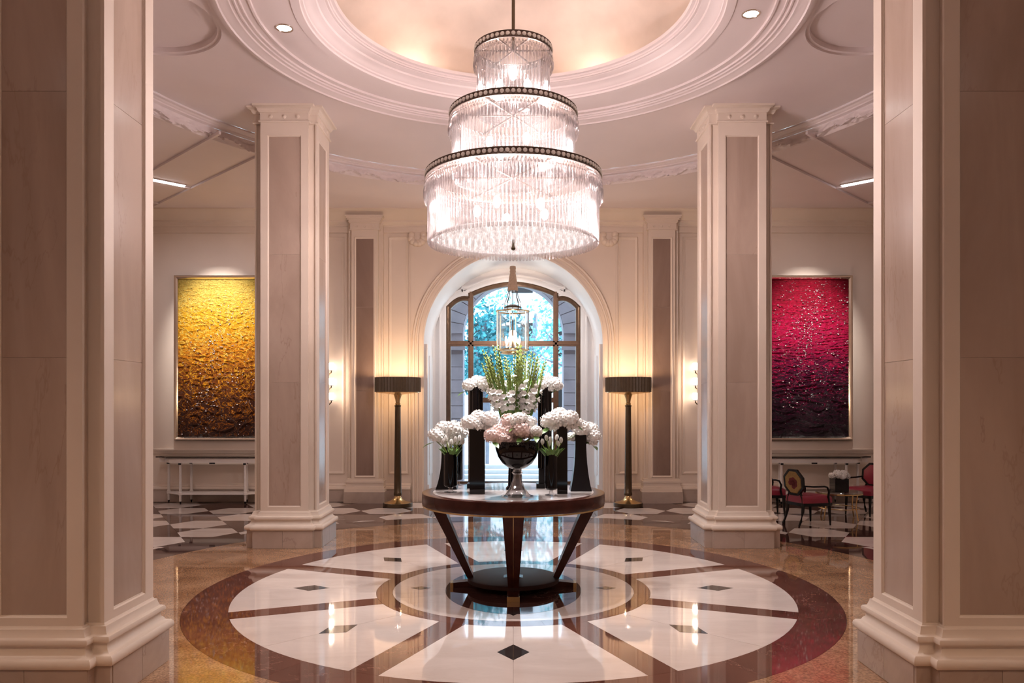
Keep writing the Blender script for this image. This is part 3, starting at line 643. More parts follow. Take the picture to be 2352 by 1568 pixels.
# steps
for k in range(4):
    st = G().box(-2.6, 2.6, 18.2 + 0.4 * k, 18.6 + 0.4 * k, -0.30, -0.02 + 0.09 * k)
    if k == 0: steps = thing('steps', 'pale stone steps outside beneath the portico arch', 'steps', (0, 0, 0))
    st.build('step', 'pavement', steps)
def tree(loc, h, rad, mat, label, seed, dens=1600):
    rnd = random.Random(seed); t = thing('tree', label, 'tree', loc, group='trees in the street')
    g = G().tube([(0, 0, 0), (0.05, 0, h * 0.4), (-0.1, 0.05, h * 0.62), (0.05, 0.1, h * 0.85)], [0.16, 0.13, 0.10, 0.05], 8)
    for k in range(7):
        a = rnd.uniform(0, 2 * pi); z = h * rnd.uniform(0.42, 0.7); e = (rad * 0.8 * cos(a), rad * 0.8 * sin(a), z + rad * rnd.uniform(0.2, 0.8))
        g.tube([(0, 0, z), (e[0] * .5, e[1] * .5, z + (e[2] - z) * .35), e], [0.06, 0.04, 0.015], 6)
    g.build('trunk', 'bark', t)
    g = G(); cl = [(rnd.uniform(-.7, .7) * rad, rnd.uniform(-.6, .6) * rad, h * 0.72 + rnd.uniform(-.7, .7) * rad, rnd.uniform(.3, .55) * rad) for _ in range(14)]
    for _ in range(dens):
        c = rnd.choice(cl); d = Vector((rnd.gauss(0, 1), rnd.gauss(0, 1), rnd.gauss(0, 1))).normalized() * c[3] * rnd.uniform(0.6, 1.0)
        p = Vector(c[:3]) + d; a = Vector((rnd.gauss(0, 1), rnd.gauss(0, 1), rnd.gauss(0, 1))).normalized(); b = a.cross(d).normalized() if a.cross(d).length > 1e-4 else Vector((1, 0, 0)); s = rnd.uniform(.045, .10)
        g.add([p - a * s, p + b * s * .6, p + a * s, p - b * s * .6], [(0, 1, 2, 3)])
    cr = g.build('crown', mat, t); cr['kind'] = 'stuff'
tree((-0.9, 24.0, -0.3), 5.6, 1.7, 'outdoor_leaf', 'dense teal green tree seen through the left half of the window', 1, 4200)
tree((2.4, 26.5, -0.3), 6.6, 1.9, 'outdoor_leaf_pale', 'sparse pale tree with bare branches at the right of the window', 2, 1500)
tree((0.9, 33.0, -0.3), 7.0, 2.4, 'outdoor_leaf_pale', 'distant pale tree in the middle of the window', 3, 1800)
tree((-4.6, 31.0, -0.3), 7.0, 2.4, 'outdoor_leaf', 'distant teal tree at the far left of the window', 4, 2600)
b = thing('building', 'pale building facade across the street outside the window', 'building', (0, 44, -0.3))
G().box(-16, 16, 0, 6, 0, 13).build('facade', 'facade', b)
wm = G().box(-0.6, 0.6, -0.06, 0.0, 0, 1.9).mesh('window'); wm.materials.append(MATS['black_matt'])
for i in range(-5, 6):
    for j in range(3): put('window', wm, b, (i * 2.4 + 0.5, -0.005, 1.2 + j * 3.6))

# ================================================================== CHANDELIER
ch = thing('chandelier', 'three-tier crystal chandelier hanging under the dome', 'chandelier', (MX, MY, 3.24))
def CZ(z): return z - 3.24
G().lathe([(0.016, CZ(5.14)), (0.016, CZ(6.74))], 12).build('hanging_rod', 'old_brass', ch)
G().lathe([(0.16, CZ(6.785)), (0.15, CZ(6.74)), (0.06, CZ(6.70)), (0.03, CZ(6.64)), (0.016, CZ(6.62))], 24).build('ceiling_rose', 'old_brass', ch)
TIERS = [(0.835, 3.95, 3.275, 140, 104, 0.205), (0.605, 4.545, 3.90, 100, 76, 0.17), (0.366, 5.165, 4.52, 58, 46, 0.15)]
for ti, (r, zt, zb, nr, nj, fh) in enumerate(TIERS):
    band = G().lathe([(r - 0.012, CZ(zt - 0.066)), (r + 0.002, CZ(zt - 0.066)), (r + 0.006, CZ(zt - 0.062)), (r + 0.002, CZ(zt - 0.056)), (r + 0.002, CZ(zt - 0.010)), (r + 0.006, CZ(zt - 0.004)), (r + 0.002, CZ(zt)), (r - 0.012, CZ(zt))], 96, caps=False)
    for k in range(6):
        a = R(60 * k); band.bar((0.0, 0, CZ(zt - 0.03)), ((r - 0.01) * cos(a), (r - 0.01) * sin(a), CZ(zt - 0.03)), 0.014, 0.014)
    band = band.build('metal_band', 'band_metal', ch)
    jm_ = G().lathe([(0.0205, -0.004), (0.018, 0.006), (0.010, 0.009), (0.001, 0.010)], 12, caps=False).mesh('round_jewel'); jm_.materials.append(MATS['petal_white'])
    for k in range(nj):
        a = 2 * pi * k / nj - pi / 2
        put('round_jewel', jm_, band, ((r + 0.003) * cos(a), (r + 0.003) * sin(a), CZ(zt - 0.033)), (R(90), 0, a + pi / 2))
    ri = TIERS[ti + 1][0] if ti < 2 else 0.03
    if ti < 2: G().lathe([(ri - 0.01, CZ(zt - 0.012)), (r - 0.012, CZ(zt - 0.012)), (r - 0.012, CZ(zt - 0.018)), (ri - 0.01, CZ(zt - 0.018)), (ri - 0.01, CZ(zt - 0.012))], 64, caps=False).build('light_baffle', 'band_metal', ch)  # plate added to keep tier lamps from overlighting the ceiling ring
    # long rods
    L_ = zt - 0.07 - zb; rr = r - 0.03
    rod = G().lathe([(0.004, 0.0), (0.0125, -0.015), (0.0135, -0.05), (0.0135, -L_ + 0.012), (0.006, -L_)], 8).mesh('crystal_rod'); rod.materials.append(MATS['crystal'])
    for k in range(nr):
        a = 2 * pi * k / nr; put('crystal_rod', rod, ch, (rr * cos(a), rr * sin(a), CZ(zt - 0.07)), (0, 0, a))
    # swags of short drops and beads in front of the rods
    g = G(); nd = int(nr * 1.15); rnd = random.Random(ti)
    for row in range(3):
        for k in range(nd):
            a = 2 * pi * (k + 0.5 * row) / nd; rf = r + (0.0, 0.006, 0.010)[row]; z0 = zt - 0.075 - (0, 0.03, 0.062)[row]
            ln = (0.026, 0.028, fh - 0.075 + 0.02 * abs(sin(k * pi / 4)))[row]; wd_ = (0.010, 0.011, 0.0125)[row]
            x, y = rf * cos(a), rf * sin(a)
            g.lathe([(0.001, 0), (wd_, -ln * 0.35), (wd_ * 0.9, -ln * 0.7), (0.001, -ln)], 5, x, y, CZ(z0), caps=False)
    fr = g.build('crystal_fringe', 'crystal_drop', ch, angle=20); fr['kind'] = 'stuff'
    for q, rc in enumerate((rr - 0.08,)):
        G().lathe([(rc, CZ(zt - 0.08)), (rc, CZ(zb + 0.045))], nr * 4, caps=False, flute=nr, amp=0.012).build('crystal_liner', 'crystal_liner', ch)
    for k in range(5 - ti):                 # candle bulbs inside
        a = 2 * pi * k / (5 - ti) + .5; G().sphere((r * .42 * cos(a), r * .42 * sin(a), CZ((zt + zb) / 2)), 0.035, 10, 8, (1, 1, 1.6)).build('candle_bulb', 'core_light', ch)
# underside: a disc of hanging crystal icicles
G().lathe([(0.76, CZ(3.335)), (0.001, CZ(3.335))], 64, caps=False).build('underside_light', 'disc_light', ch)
g = G(); rnd = random.Random(5); rads = [0.05 + 0.058 * k for k in range(13)]
for r_ in rads:
    n_ = max(6, int(2 * pi * r_ / 0.052))
    for k in range(n_):
        a = 2 * pi * (k + rnd.random() * .4) / n_; rj = r_ + rnd.uniform(-.012, .012); ln = rnd.uniform(0.045, 0.07)
        g.lathe([(0.014, 0), (0.017, -ln * 0.6), (0.012, -ln * .9), (0.001, -ln)], 6, rj * cos(a), rj * sin(a), CZ(3.33), caps=False)
cr = g.build('crystal_icicles', 'crystal_icicle', ch, angle=20); cr['kind'] = 'stuff'
G().lathe([(0.001, CZ(3.225)), (0.018, CZ(3.235)), (0.022, CZ(3.25)), (0.012, CZ(3.27)), (0.012, CZ(3.33))], 16).build('finial', 'old_brass', ch)
for (r, zt, zb, nr, nj, fh), n_, e_ in zip(TIERS, (5, 4, 3), (37, 23, 9)):
    for k in range(n_):
        a = 2 * pi * k / n_ + .5; rl = r * 0.42 + 0.09
        lamp('POINT', 'chandelier_lamp', (rl * cos(a), rl * sin(a), CZ((zt + zb) / 2)), e_, (1, 0.92, 0.91), 0.05, parent=ch)

for k in range(3):                       # spots added round the finial to brighten the flowers below
    a = R(120 * k + 90); lamp('SPOT', 'chandelier_fill_spot', (0.2 * cos(a), 0.2 * sin(a), CZ(3.25)), 36, (1, 0.92, 0.90), 0.02, parent=ch, angle=130, blend=0.9)

# ================================================================== CENTRE TABLE
TY = 7.50; TZ = 0.92
tb = thing('centre_table', 'round dark wood centre table with a white top and splayed legs', 'table', (MX, TY, 0))
G().lathe([(0.76, TZ - 0.004), (0.86, TZ), (0.874, TZ - 0.004), (0.876, TZ - 0.012), (0.876, TZ - 0.105), (0.87, TZ - 0.115), (0.60, TZ - 0.115)], 96).build('tabletop', 'dark_wood', tb)
G().lathe([(0.774, TZ - 0.003), (0.77, TZ + 0.002), (0.001, TZ + 0.002)], 96, caps=False).build('white_inlay', 'table_white', tb)
G().lathe([(0.868, TZ - 0.116), (0.872, TZ - 0.116), (0.872, TZ - 0.130), (0.862, TZ - 0.132), (0.858, TZ - 0.118)], 96, caps=False).build('brass_trim', 'brass', tb)
G().lathe([(0.44, 0.06), (0.44, 0.095), (0.43, 0.10), (0.001, 0.10)], 64, caps=True).build('base_disc', 'dark_wood_matt', tb)
for k in range(4):
    a = pi / 2 * k; c, s = cos(a), sin(a); g = G()
    r0 = [(0.36, -0.045), (0.42, -0.045), (0.42, 0.045), (0.36, 0.045)]; r1 = [(0.68, -0.095), (0.80, -0.095), (0.80, 0.095), (0.68, 0.095)]
    def tr(p, z): return (p[0] * c - p[1] * s, p[0] * s + p[1] * c, z)
    g.loops([[tr(p, 0.05) for p in r0], [tr(p, TZ - 0.116) for p in r1]], True, True)
    leg = g.build('leg', 'dark_wood', tb)
    G().loops([[tr(p, z) for p in q] for q, z in (([(0.418, -0.002), (0.424, -0.002), (0.424, 0.002), (0.418, 0.002)], 0.055), ([(0.797, -0.003), (0.803, -0.003), (0.803, 0.003), (0.797, 0.003)], TZ - 0.117))], True, True).build('brass_inlay', 'brass', leg)
    g = G(); f0 = [(0.0, -0.06, 0.0), (0.60, -0.055, 0.0), (0.60, 0.055, 0.0), (0.0, 0.06, 0.0)]; hz = [0.11, 0.045, 0.045, 0.11]
    g.loops([[tr((x, y), 0.0035) for x, y, z in f0], [tr((x, y), h) for (x, y, z), h in zip(f0, hz)]], True, True); ft = g.build('foot', 'dark_wood', tb)
    G().loops([[tr((x, y), z) for x, y in ((0.575, -0.057), (0.605, -0.057), (0.605, 0.057), (0.575, 0.057))] for z in (0.003, 0.047)], True, True).build('foot_cap', 'brass', ft)

# ---- vases -----------------------------------------------------------------------------------------
def vase_lathe(prof, n=24):  return G().lathe(prof, n)
VZ = TZ + 0.0025
def square_vase(x, y, w, h, label, flare=0.0):
    t = thing('vase', label, 'vase', (x, y, VZ)); g = G(); rings = []
    n = 8 if flare else 1
    for i in range(n + 1):
        u = i / n; hw = w / 2 + flare * (1 - u) ** 2.6
        rings.append([(sx * hw, sy * hw, u * h) for sx, sy in ((-1, -1), (1, -1), (1, 1), (-1, 1))])
    hw = w / 2 - 0.008; rings.append([(sx * hw, sy * hw, h) for sx, sy in ((-1, -1), (1, -1), (1, 1), (-1, 1))]); rings.append([(sx * hw, sy * hw, h - 0.06) for sx, sy in ((-1, -1), (1, -1), (1, 1), (-1, 1))])
    g.loops(rings, True, True); g.build('vase_body', 'black_glass' if not flare else 'black_matt', t); return t
def footed_cylinder(x, y, r, h, label):
    t = thing('vase', label, 'vase', (x, y, VZ))
    G().lathe([(r * 1.0, 0), (r * 1.0, 0.006), (r * .35, 0.014), (r * .28, 0.04), (r * .5, 0.055)], 24).build('glass_foot', 'clear_glass', t)
    G().lathe([(0.001, 0.055), (r * .8, 0.056), (r, 0.07), (r, h), (r - 0.006, h), (r - 0.006, h - 0.06), (0.001, h - 0.06)], 32, caps=False).build('vase_body', 'black_glass', t); return t
def tall_cylinder(x, y, r, h, label):
    t = thing('vase', label, 'vase', (x, y, VZ))
    g = G().box(-0.085, 0.085, -0.085, 0.085, 0, 0.045).box(-0.06, 0.06, -0.06, 0.06, 0.045, 0.195); g.build('stepped_foot', 'black_matt', t)
    for a, b_ in ((-0.03, 0.02), (0.035, 0.015), (0.0, -0.035)):
        G().lathe([(r * .62, 0.195), (r * .62, h), (r * .52, h), (r * .52, h - 0.05)], 20, a, b_, 0).build('vase_tube', 'black_glass', t)
    return t
def px(x, Y): return (x - CX) * Y / F
v_bowl = thing('footed_bowl', 'wide black glass bowl on a clear trumpet foot in the middle of the table', 'bowl', (px(1188, 7.05), 7.05, VZ))
G().lathe([(0.145, 0.0), (0.147, 0.006), (0.11, 0.02), (0.072, 0.07), (0.045, 0.14), (0.034, 0.19), (0.04, 0.205), (0.05, 0.215), (0.04, 0.225), (0.035, 0.245)], 40).build('glass_foot', 'clear_glass', v_bowl)
G().lathe([(0.03, 0.245), (0.08, 0.262), (0.135, 0.30), (0.175, 0.36), (0.197, 0.43), (0.203, 0.50), (0.197, 0.50), (0.17, 0.43), (0.001, 0.43)], 48, caps=False).build('bowl_body', 'black_glass', v_bowl)
footed_cylinder(px(1035, 7.36), 7.36, 0.063, 0.385, 'short black cylinder vase on a glass foot at the left, holding tulips')
footed_cylinder(px(1266, 7.12), 7.12, 0.058, 0.38, 'short black cylinder vase on a glass foot right of the bowl, holding tulips')
footed_cylinder(px(1053, 8.05), 8.05, 0.042, 0.48, 'slim black vase at the back left of the table')
square_vase(px(1027, 7.72), 7.72, 0.10, 0.41, 'flared black vase nearest the left rim of the table', 0.055)
square_vase(px(1333, 7.55), 7.55, 0.105, 0.54, 'flared black vase nearest the right rim of the table', 0.05)
square_vase(px(1097, 7.30), 7.30, 0.142, 0.60, 'tall square black vase left of the bowl')
square_vase(px(1291, 7.28), 7.28, 0.095, 0.63, 'tall square black vase right of the bowl')
tall_cylinder(px(1093, 7.80), 7.80, 0.06, 1.01, 'tallest black vase on a stepped foot, back left of the table')
tall_cylinder(px(1251, 7.80), 7.80, 0.06, 1.01, 'tallest black vase on a stepped foot, back right of the table')
t = thing('vase', 'black trumpet vase behind the bowl, holding the gladioli', 'vase', (px(1183, 7.62), 7.62, VZ))
G().lathe([(0.09, 0), (0.09, 0.02), (0.07, 0.04), (0.062, 0.3), (0.075, 0.55), (0.105, 0.70), (0.098, 0.70), (0.07, 0.55), (0.001, 0.5)], 32, caps=True).build('vase_body', 'black_glass', t)

# ---- flowers ---------------------------------------------------------------------------------------
def petal(g, p, n_, up, l, w_, cup):
    """a cupped petal: 2x3 grid"""
    side = n_.cross(up).normalized(); pts = []
    for i in range(4):
        u = i / 3; ww = w_ * (0.35, 0.95, 1.0, 0.55)[i]
        base_ = p + up * l * u + n_ * (cup * l * u * u)
        pts += [base_ - side * ww / 2 + n_ * cup * ww * .3, base_, base_ + side * ww / 2 + n_ * cup * ww * .3]
    g.add(pts, [(3 * i + j, 3 * i + j + 1, 3 * i + j + 4, 3 * i + j + 3) for i in range(3) for j in range(2)])
def hydrangea_mesh(seed, mat):
    rnd = random.Random(seed); g = G(); n = 66; ga = pi * (3 - sqrt(5))
    g.sphere((0, 0, 0), 0.86, 12, 8, (1, 1, 0.84))
    for k in range(n):
        z = 1 - 1.85 * (k + .5) / n; r_ = sqrt(max(0, 1 - z * z)); a = k * ga + rnd.uniform(-.15, .15)
        d = Vector((r_ * cos(a), r_ * sin(a), z * 0.85)); nn = d.normalized(); p = d * rnd.uniform(0.88, 1.0)
        t1 = nn.orthogonal().normalized(); t1 = Matrix.Rotation(rnd.uniform(0, pi), 3, nn) @ t1
        for q in range(4):
            up = Matrix.Rotation(q * pi / 2, 3, nn) @ t1
            petal(g, p, nn, (up + nn * rnd.uniform(-.05, .22)).normalized(), 0.18 * rnd.uniform(.9, 1.15), 0.19, 0.25)
    me = g.mesh('blossom', 50); me.materials.append(MATS[mat]); return me
HW_ = [hydrangea_mesh(s, 'petal_white') for s in (1, 2)]; HP_ = [hydrangea_mesh(s, 'petal_pink') for s in (3, 4)]
leaf_me = G()
rows = []
for i in range(6):
    u = i / 5; ww = 0.42 * sin(pi * min(1, u * .95 + .05)) ** .8; rows.append([(-ww / 2, u, 0.10 * ww - .25 * u * u), (0, u, -.25 * u * u), (ww / 2, u, .10 * ww - .25 * u * u)])
leaf_me = leaf_me.loops(rows, closed=False).mesh('leaf', 60); leaf_me.materials.append(MATS['leaf'])
def hydrangea(p, r_, pink, foot, label, group, k):
    t = thing('hydrangea', label, 'flower', p, 0, group)
    put('blossom', (HP_ if pink else HW_)[k % 2], t, (0, 0, 0), (random.uniform(-.4, .4), random.uniform(-.4, .4), random.uniform(0, 6)), (r_, r_, r_ * random.uniform(.85, 1)))
    d = Vector(foot) - Vector(p)
    G().tube([(0, 0, -r_ * .6), d * .5 + Vector((0, 0, -r_ * .2)), d], 0.005, 6).build('stem', 'stem_green', t)
    if k % 2 == 0:
        a = random.uniform(0, 2 * pi); put('leaf', leaf_me, t, (r_ * .3 * cos(a), r_ * .3 * sin(a), -r_ * .75), (-.2, random.uniform(-.3, .3), a - pi / 2), (.12, .12, .12))
    return t
BOUQUETS = [
    ('white hydrangea in the low bouquet at the left end of the table', 7.55, 1033, 1040, False, [(1003, 1000, 20), (1020, 985, 21), (1042, 984, 20), (1058, 995, 19), (1030, 1003, 20), (1048, 1010, 15)]),
    ('white hydrangea in the tall square vase left of the bowl', 7.30, 1097, 985, False, [(1079, 971, 21), (1100, 960, 21), (1124, 962, 21), (1134, 978, 17), (1100, 982, 18), (1122, 984, 17)]),
    ('white hydrangea on the tallest vase at the back left', 7.80, 1094, 892, False, [(1079, 884, 17), (1096, 878, 18), (1113, 882, 18), (1090, 889, 14), (1124, 889, 13)]),
    ('white hydrangea on the tallest vase at the back right', 7.80, 1252, 892, False, [(1241, 884, 16), (1257, 877, 17), (1273, 879, 17), (1282, 887, 12), (1264, 887, 14)]),
    ('white hydrangea in the tall square vase right of the bowl', 7.28, 1291, 985, False, [(1263, 966, 21), (1284, 956, 22), (1308, 960, 21), (1322, 972, 17), (1277, 975, 18), (1300, 974, 19)]),
    ('white hydrangea in the flared vase at the right end of the table', 7.55, 1333, 1005, False, [(1335, 984, 20), (1354, 986, 19), (1363, 1001, 17), (1342, 1000, 18), (1361, 1014, 12), (1313, 1003, 13)]),
    ('blush pink hydrangea heaped over the bowl in the middle', 7.00, 1188, 1025, True, [(1130, 1000, 18), (1148, 988, 20), (1150, 1008, 17), (1170, 967, 20), (1192, 963, 20), (1214, 972, 19), (1232, 990, 14), (1172, 992, 22), (1197, 988, 22), (1218, 994, 17), (1168, 1012, 17), (1188, 1013, 16)]),
]
kk = 0
for lab, Y, fx, fy, pink, heads in BOUQUETS:
    foot = at(fx, fy + 6, Y)
    order = sorted(range(len(heads)), key=lambda i: heads[i][0]); ordn = ['leftmost', 'second from left', 'third from left', 'fourth from left', 'fifth from left', 'sixth from left', 'seventh from left', 'eighth from left', 'ninth from left', 'tenth from left', 'eleventh from left', 'rightmost']
    for q, (x, y, r_) in enumerate(heads):
        k_ = order.index(q); nm_ = 'rightmost' if k_ == len(heads) - 1 else ordn[k_]
        yy = Y + (-0.05, 0.04, -0.02, 0.06, 0.0, 0.03)[q % 6] * (0.8 if not pink else 1.5)
        hydrangea(at(x, y, yy), r_ * yy / F * 1.08, pink and q not in (4, 5, 6), (foot[0], yy * .15 + Y * .85, foot[2]), nm_ + ' ' + lab, 'hydrangeas: ' + lab.split(' hydrangea ')[1], kk); kk += 1
# tulips
def tulip(p, tip, label, group):
    t = thing('tulip', label, 'flower', p, 0, group); d = Vector(tip) - Vector(p)
    G().tube([(0, 0, 0), (d.x * .35, d.y * .35, d.z * .55), d], 0.0045, 6).build('stem', 'stem_green', t)
    b = G()
    for q in range(6):
        a = q * pi / 3; nn = Vector((cos(a), sin(a), 0)); petal(b, Vector((0, 0, 0)) + nn * 0.004, -nn, (Vector((0, 0, 1)) + nn * .30).normalized(), 0.058, 0.036, 0.32)
    b.build('blossom', 'petal_white', t, loc=d, rot=(random.uniform(-.3, .3), random.uniform(-.3, .3), 0))
    for s in range(5):
        a = random.uniform(0, 2 * pi); put('leaf', leaf_me, t, (0.01 * cos(a), 0.01 * sin(a), 0.0), (R(62), 0, a - pi / 2), (.075, .17, .12))
for lab, Y, fx, fy, tips in (('white tulip in the short vase at the left', 7.36, 1035, 1062, [(1016, 1010), (1026, 1004), (1037, 1012), (1046, 1006), (1056, 1003), (1031, 1020), (1062, 1012)]),
                             ('white tulip in the short vase right of the bowl', 7.12, 1266, 1062, [(1246, 1012), (1256, 1003), (1267, 1007), (1278, 1002), (1289, 1008), (1262, 1016), (1284, 1016)])):
    for q, (x, y) in enumerate(tips):
        tulip(at(fx + (x - fx) * .18, fy, Y), at(x, y + 9, Y + 0.03 * ((q % 3) - 1)), ['leftmost', 'second from left', 'third from left', 'middle', 'third from right', 'second from right', 'rightmost'][sorted(range(7), key=lambda i: tips[i][0]).index(q)] + ' ' + lab, 'tulips: ' + lab.split(' tulip ')[1])
# gladioli
def gladiolus_mesh(seed):
    rnd = random.Random(seed); st = G().tube([(0, 0, 0), (0.004, 0, .35), (0.012, 0, .7), (0.03, 0, 1.0)], [0.0065, 0.0065, 0.005, 0.002], 6); bl = G()
    for k in range(18):                       # closed green buds up the spike
        u = 0.55 + 0.45 * k / 17; s_ = 1 if k % 2 else -1; p = Vector((0.03 * max(0, u - .35) + s_ * 0.006, s_ * 0.004, u)); l_ = 0.06 * (1.15 - .5 * (u - .55) / .45)
        st.tube([p, p + Vector((s_ * 0.010, 0.004 * s_, l_ * .5)), p + Vector((s_ * 0.007, 0, l_))], [0.003, 0.0085, 0.001], 5)
    for k in range(6):                        # open flowers lower down
        u = 0.34 + 0.055 * k; s_ = 1 if k % 2 else -1; c = Vector((s_ * 0.02, -0.012, u)); nn = Vector((s_ * .8, -.6, .25)).normalized(); t1 = nn.orthogonal().normalized()
        for q in range(6):
            up = Matrix.Rotation(q * pi / 3 + rnd.uniform(-.1, .1), 3, nn) @ t1; petal(bl, c, nn, (up + nn * .5).normalized(), 0.046, 0.034, 0.25)
    a, b_ = st.mesh('spike', 50), bl.mesh('blossoms', 50); a.materials.append(MATS['stem_green']); b_.materials.append(MATS['petal_white']); return a, b_
GL = [gladiolus_mesh(s) for s in (11, 12, 13)]
rg = random.Random(21)
for k in range(34):
    u = (k % 17) / 16; Yb = 7.62 + rg.uniform(-.04, .04); rowd = 0 if k < 17 else 1
    foot = Vector(at(1163 + 40 * u + rg.uniform(-3, 3), 985, Yb)); tx = 1108 + 140 * u + rg.uniform(-7, 7); ty = (812 if rowd else 838) + rg.uniform(-24, 26) + 14 * abs(u - .5)
    tip = Vector(at(tx, ty, 7.62 + (0.10 if rowd else -0.10) + rg.uniform(-.05, .05))); d = tip - foot; L_ = d.length
    t = thing('gladiolus', 'white gladiolus spike in the tall spray behind the bowl', 'flower', foot, 0, 'gladioli behind the bowl')
    t.rotation_euler = d.to_track_quat('Z', 'Y').to_euler(); me = GL[k % 3]; sc = (L_ / .68 * 1.08,) * 2 + (L_,)
    put('spike', me[0], t, sc=sc, rot=(0, 0, rg.uniform(-.6, .6))); put('blossoms', me[1], t, sc=sc, rot=(0, 0, rg.uniform(-.6, .6)))
# long grassy leaves of the spray
for k in range(22):
    u = k / 21; foot = Vector(at(1160 + 46 * u, 985, 7.60)); a = Vector(at(1142 + 92 * u, 905 + 26 * abs(u - .5), 7.60 + rg.uniform(-.1, .1))); tp = Vector(at(1120 + 128 * u + rg.uniform(-5, 5), 880 - rg.uniform(0, 30), 7.60 + rg.uniform(-.15, .15)))
    g = G(); d1 = (tp - foot).normalized(); sd = d1.cross(Vector((0, 1, 0))).normalized(); rows = []
    for i in range(6):
        v = i / 5; p = foot * (1 - v) ** 2 + a * 2 * v * (1 - v) + tp * v * v - foot; w_ = 0.016 * (1 - v ** 3) + .001; rows.append([p - sd * w_, p + Vector((0, .004, 0)), p + sd * w_])
    g.loops(rows, closed=False); o = g.build('grass_blade', 'leaf', None, loc=foot, angle=60); tag(o, 'long green blade leaf among the gladioli', 'leaf', 'blade leaves of the gladiolus spray')

# ================================================================== FLOOR LAMPS
def floor_lamp(x, y, label):
    t = thing('floor_lamp', label, 'floor lamp', (x, y, 0), group='floor lamps beside the arch')
    G().lathe([(0.25, 0.0035), (0.255, 0.01), (0.255, 0.062), (0.25, 0.068)], 48).build('base', 'old_brass', t)
    G().lathe([(0.235, 0.068), (0.21, 0.075), (0.13, 0.10), (0.075, 0.14), (0.05, 0.175), (0.048, 0.19)], 48, caps=True).build('base_cone', 'brass', t)
    G().lathe([(0.066, 0.19), (0.068, 0.20), (0.068, 0.24), (0.062, 0.25), (0.060, 0.50), (0.047, 1.72), (0.055, 1.73), (0.055, 1.745), (0.044, 1.75)], 48, flute=12, amp=0.035).build('pole', 'old_brass', t)
    G().lathe([(0.040, 1.75), (0.045, 1.76), (0.045, 1.78), (0.035, 1.79), (0.045, 1.85), (0.07, 1.93)], 32).build('neck', 'brass', t)
    G().lathe([(0.07, 1.93), (0.37, 1.965), (0.375, 1.975), (0.30, 1.975)], 48, caps=False).build('dish', 'brass', t)
    G().lathe([(0.388, 1.975), (0.388, 2.225), (0.380, 2.225), (0.380, 1.975)], 176, flute=44, amp=0.02, caps=False).build('lamp_shade', 'shade_fabric', t)
    G().sphere((0, 0, 2.10), 0.05, 12, 8).build('bulb', 'bulb', t)
    lamp('POINT', 'floor_lamp_light', (0, 0, 2.17), 13, WARM, 0.06, parent=t)
    lamp('POINT', 'floor_lamp_light', (0, -0.0, 1.90), 4, WARM, 0.03, parent=t).location = (0.0, 0.16, 1.90)
    return t
floor_lamp(-1.995, 13.42, 'brass floor lamp with pleated drum shade left of the arch'); floor_lamp(1.985, 13.42, 'brass floor lamp with pleated drum shade right of the arch')

# ================================================================== SCONCES
def sconce(x, label):
    t = thing('wall_sconce', label, 'wall lamp', (x, YW, 1.70), group='three-light wall sconces'); e = 0.16 if x > 0 else -0.16
    G().box(e - 0.025, e + 0.025, -0.02, 0, -0.12, 0.78).build('back_plate', 'old_brass', t)
    for k in range(3):
        z = 0.13 + 0.268 * k
        G().tube([(e, -0.02, z - 0.13), (e * .7, -0.09, z - 0.12), (e * .25, -0.13, z - 0.07), (0, -0.135, z - .03), (0, -0.135, z)], 0.010, 8).build('arm', 'old_brass', t)
        G().lathe([(0.034, 0), (0.036, 0.006), (0.02, 0.012)], 16, 0, -0.135, z).build('cup', 'old_brass', t)
        G().lathe([(0.030, 0.012), (0.046, 0.03), (0.048, 0.13), (0.044, 0.14), (0.001, 0.14)], 20, 0, -0.135, z).build('glass_shade', 'sconce_glass', t)
        lamp('POINT', 'sconce_light', (0, -0.21, z + .08), 1.2, (1, .80, .62), 0.03, parent=t)
sconce(-3.27, 'three-light glass wall sconce left of the left pilaster'); sconce(3.27, 'three-light glass wall sconce right of the right pilaster')

# ================================================================== LANTERN
lt = thing('hanging_lantern', 'brass hanging glass lantern with candle bulbs in the vestibule', 'lantern', (-0.01, 14.85, 2.80))
LR = 0.315
G().lathe([(0.055, 1.60), (0.06, 1.56), (0.052, 1.53), (0.06, 1.50), (0.052, 1.47), (0.06, 1.44), (0.105, 1.14), (0.10, 1.13)], 20).build('chain_sleeve', 'sleeve_fabric', lt)
for k in range(8):
    a = 2 * pi * k / 8; c, s = cos(a), sin(a)
    G().tube([(0.08 * c, 0.08 * s, 1.13), (0.10 * c, 0.10 * s, 1.03), (0.15 * c, 0.15 * s, 0.90), (0.16 * c, 0.16 * s, 0.80), (0.13 * c, .13 * s, .74)], 0.007, 6).build('crown_wire', 'old_brass', lt)
for z, rr in ((0.735, LR), (0.0, LR), (-0.06, LR * .72)):
    G().lathe([(rr - 0.012, z - 0.012), (rr + 0.008, z - 0.012), (rr + 0.008, z + 0.012), (rr - 0.012, z + 0.012), (rr - 0.012, z - 0.012)], 48, caps=False).build('hoop', 'brass', lt)
for k in range(6):
    a = 2 * pi * k / 6 + .35; c, s = cos(a), sin(a); G().bar((LR * c, LR * s, 0), (LR * c, LR * s, .735), 0.014, 0.014).build('upright', 'brass', lt)
    G().bar((.13 * c, .13 * s, .745), (LR * c, LR * s, .745), 0.01, 0.01).build('spoke', 'brass', lt)
    a = 2 * pi * k / 6; c, s = cos(a), sin(a)
    G().lathe([(0.012, 0.04), (0.012, 0.16)], 10, .13 * c, .13 * s, 0).build('candle', 'white_paint', lt)
    G().lathe([(0.008, 0.16), (0.02, 0.19), (0.012, 0.24), (0.001, 0.27)], 10, .13 * c, .13 * s, 0, caps=False).build('candle_bulb', 'bulb', lt)
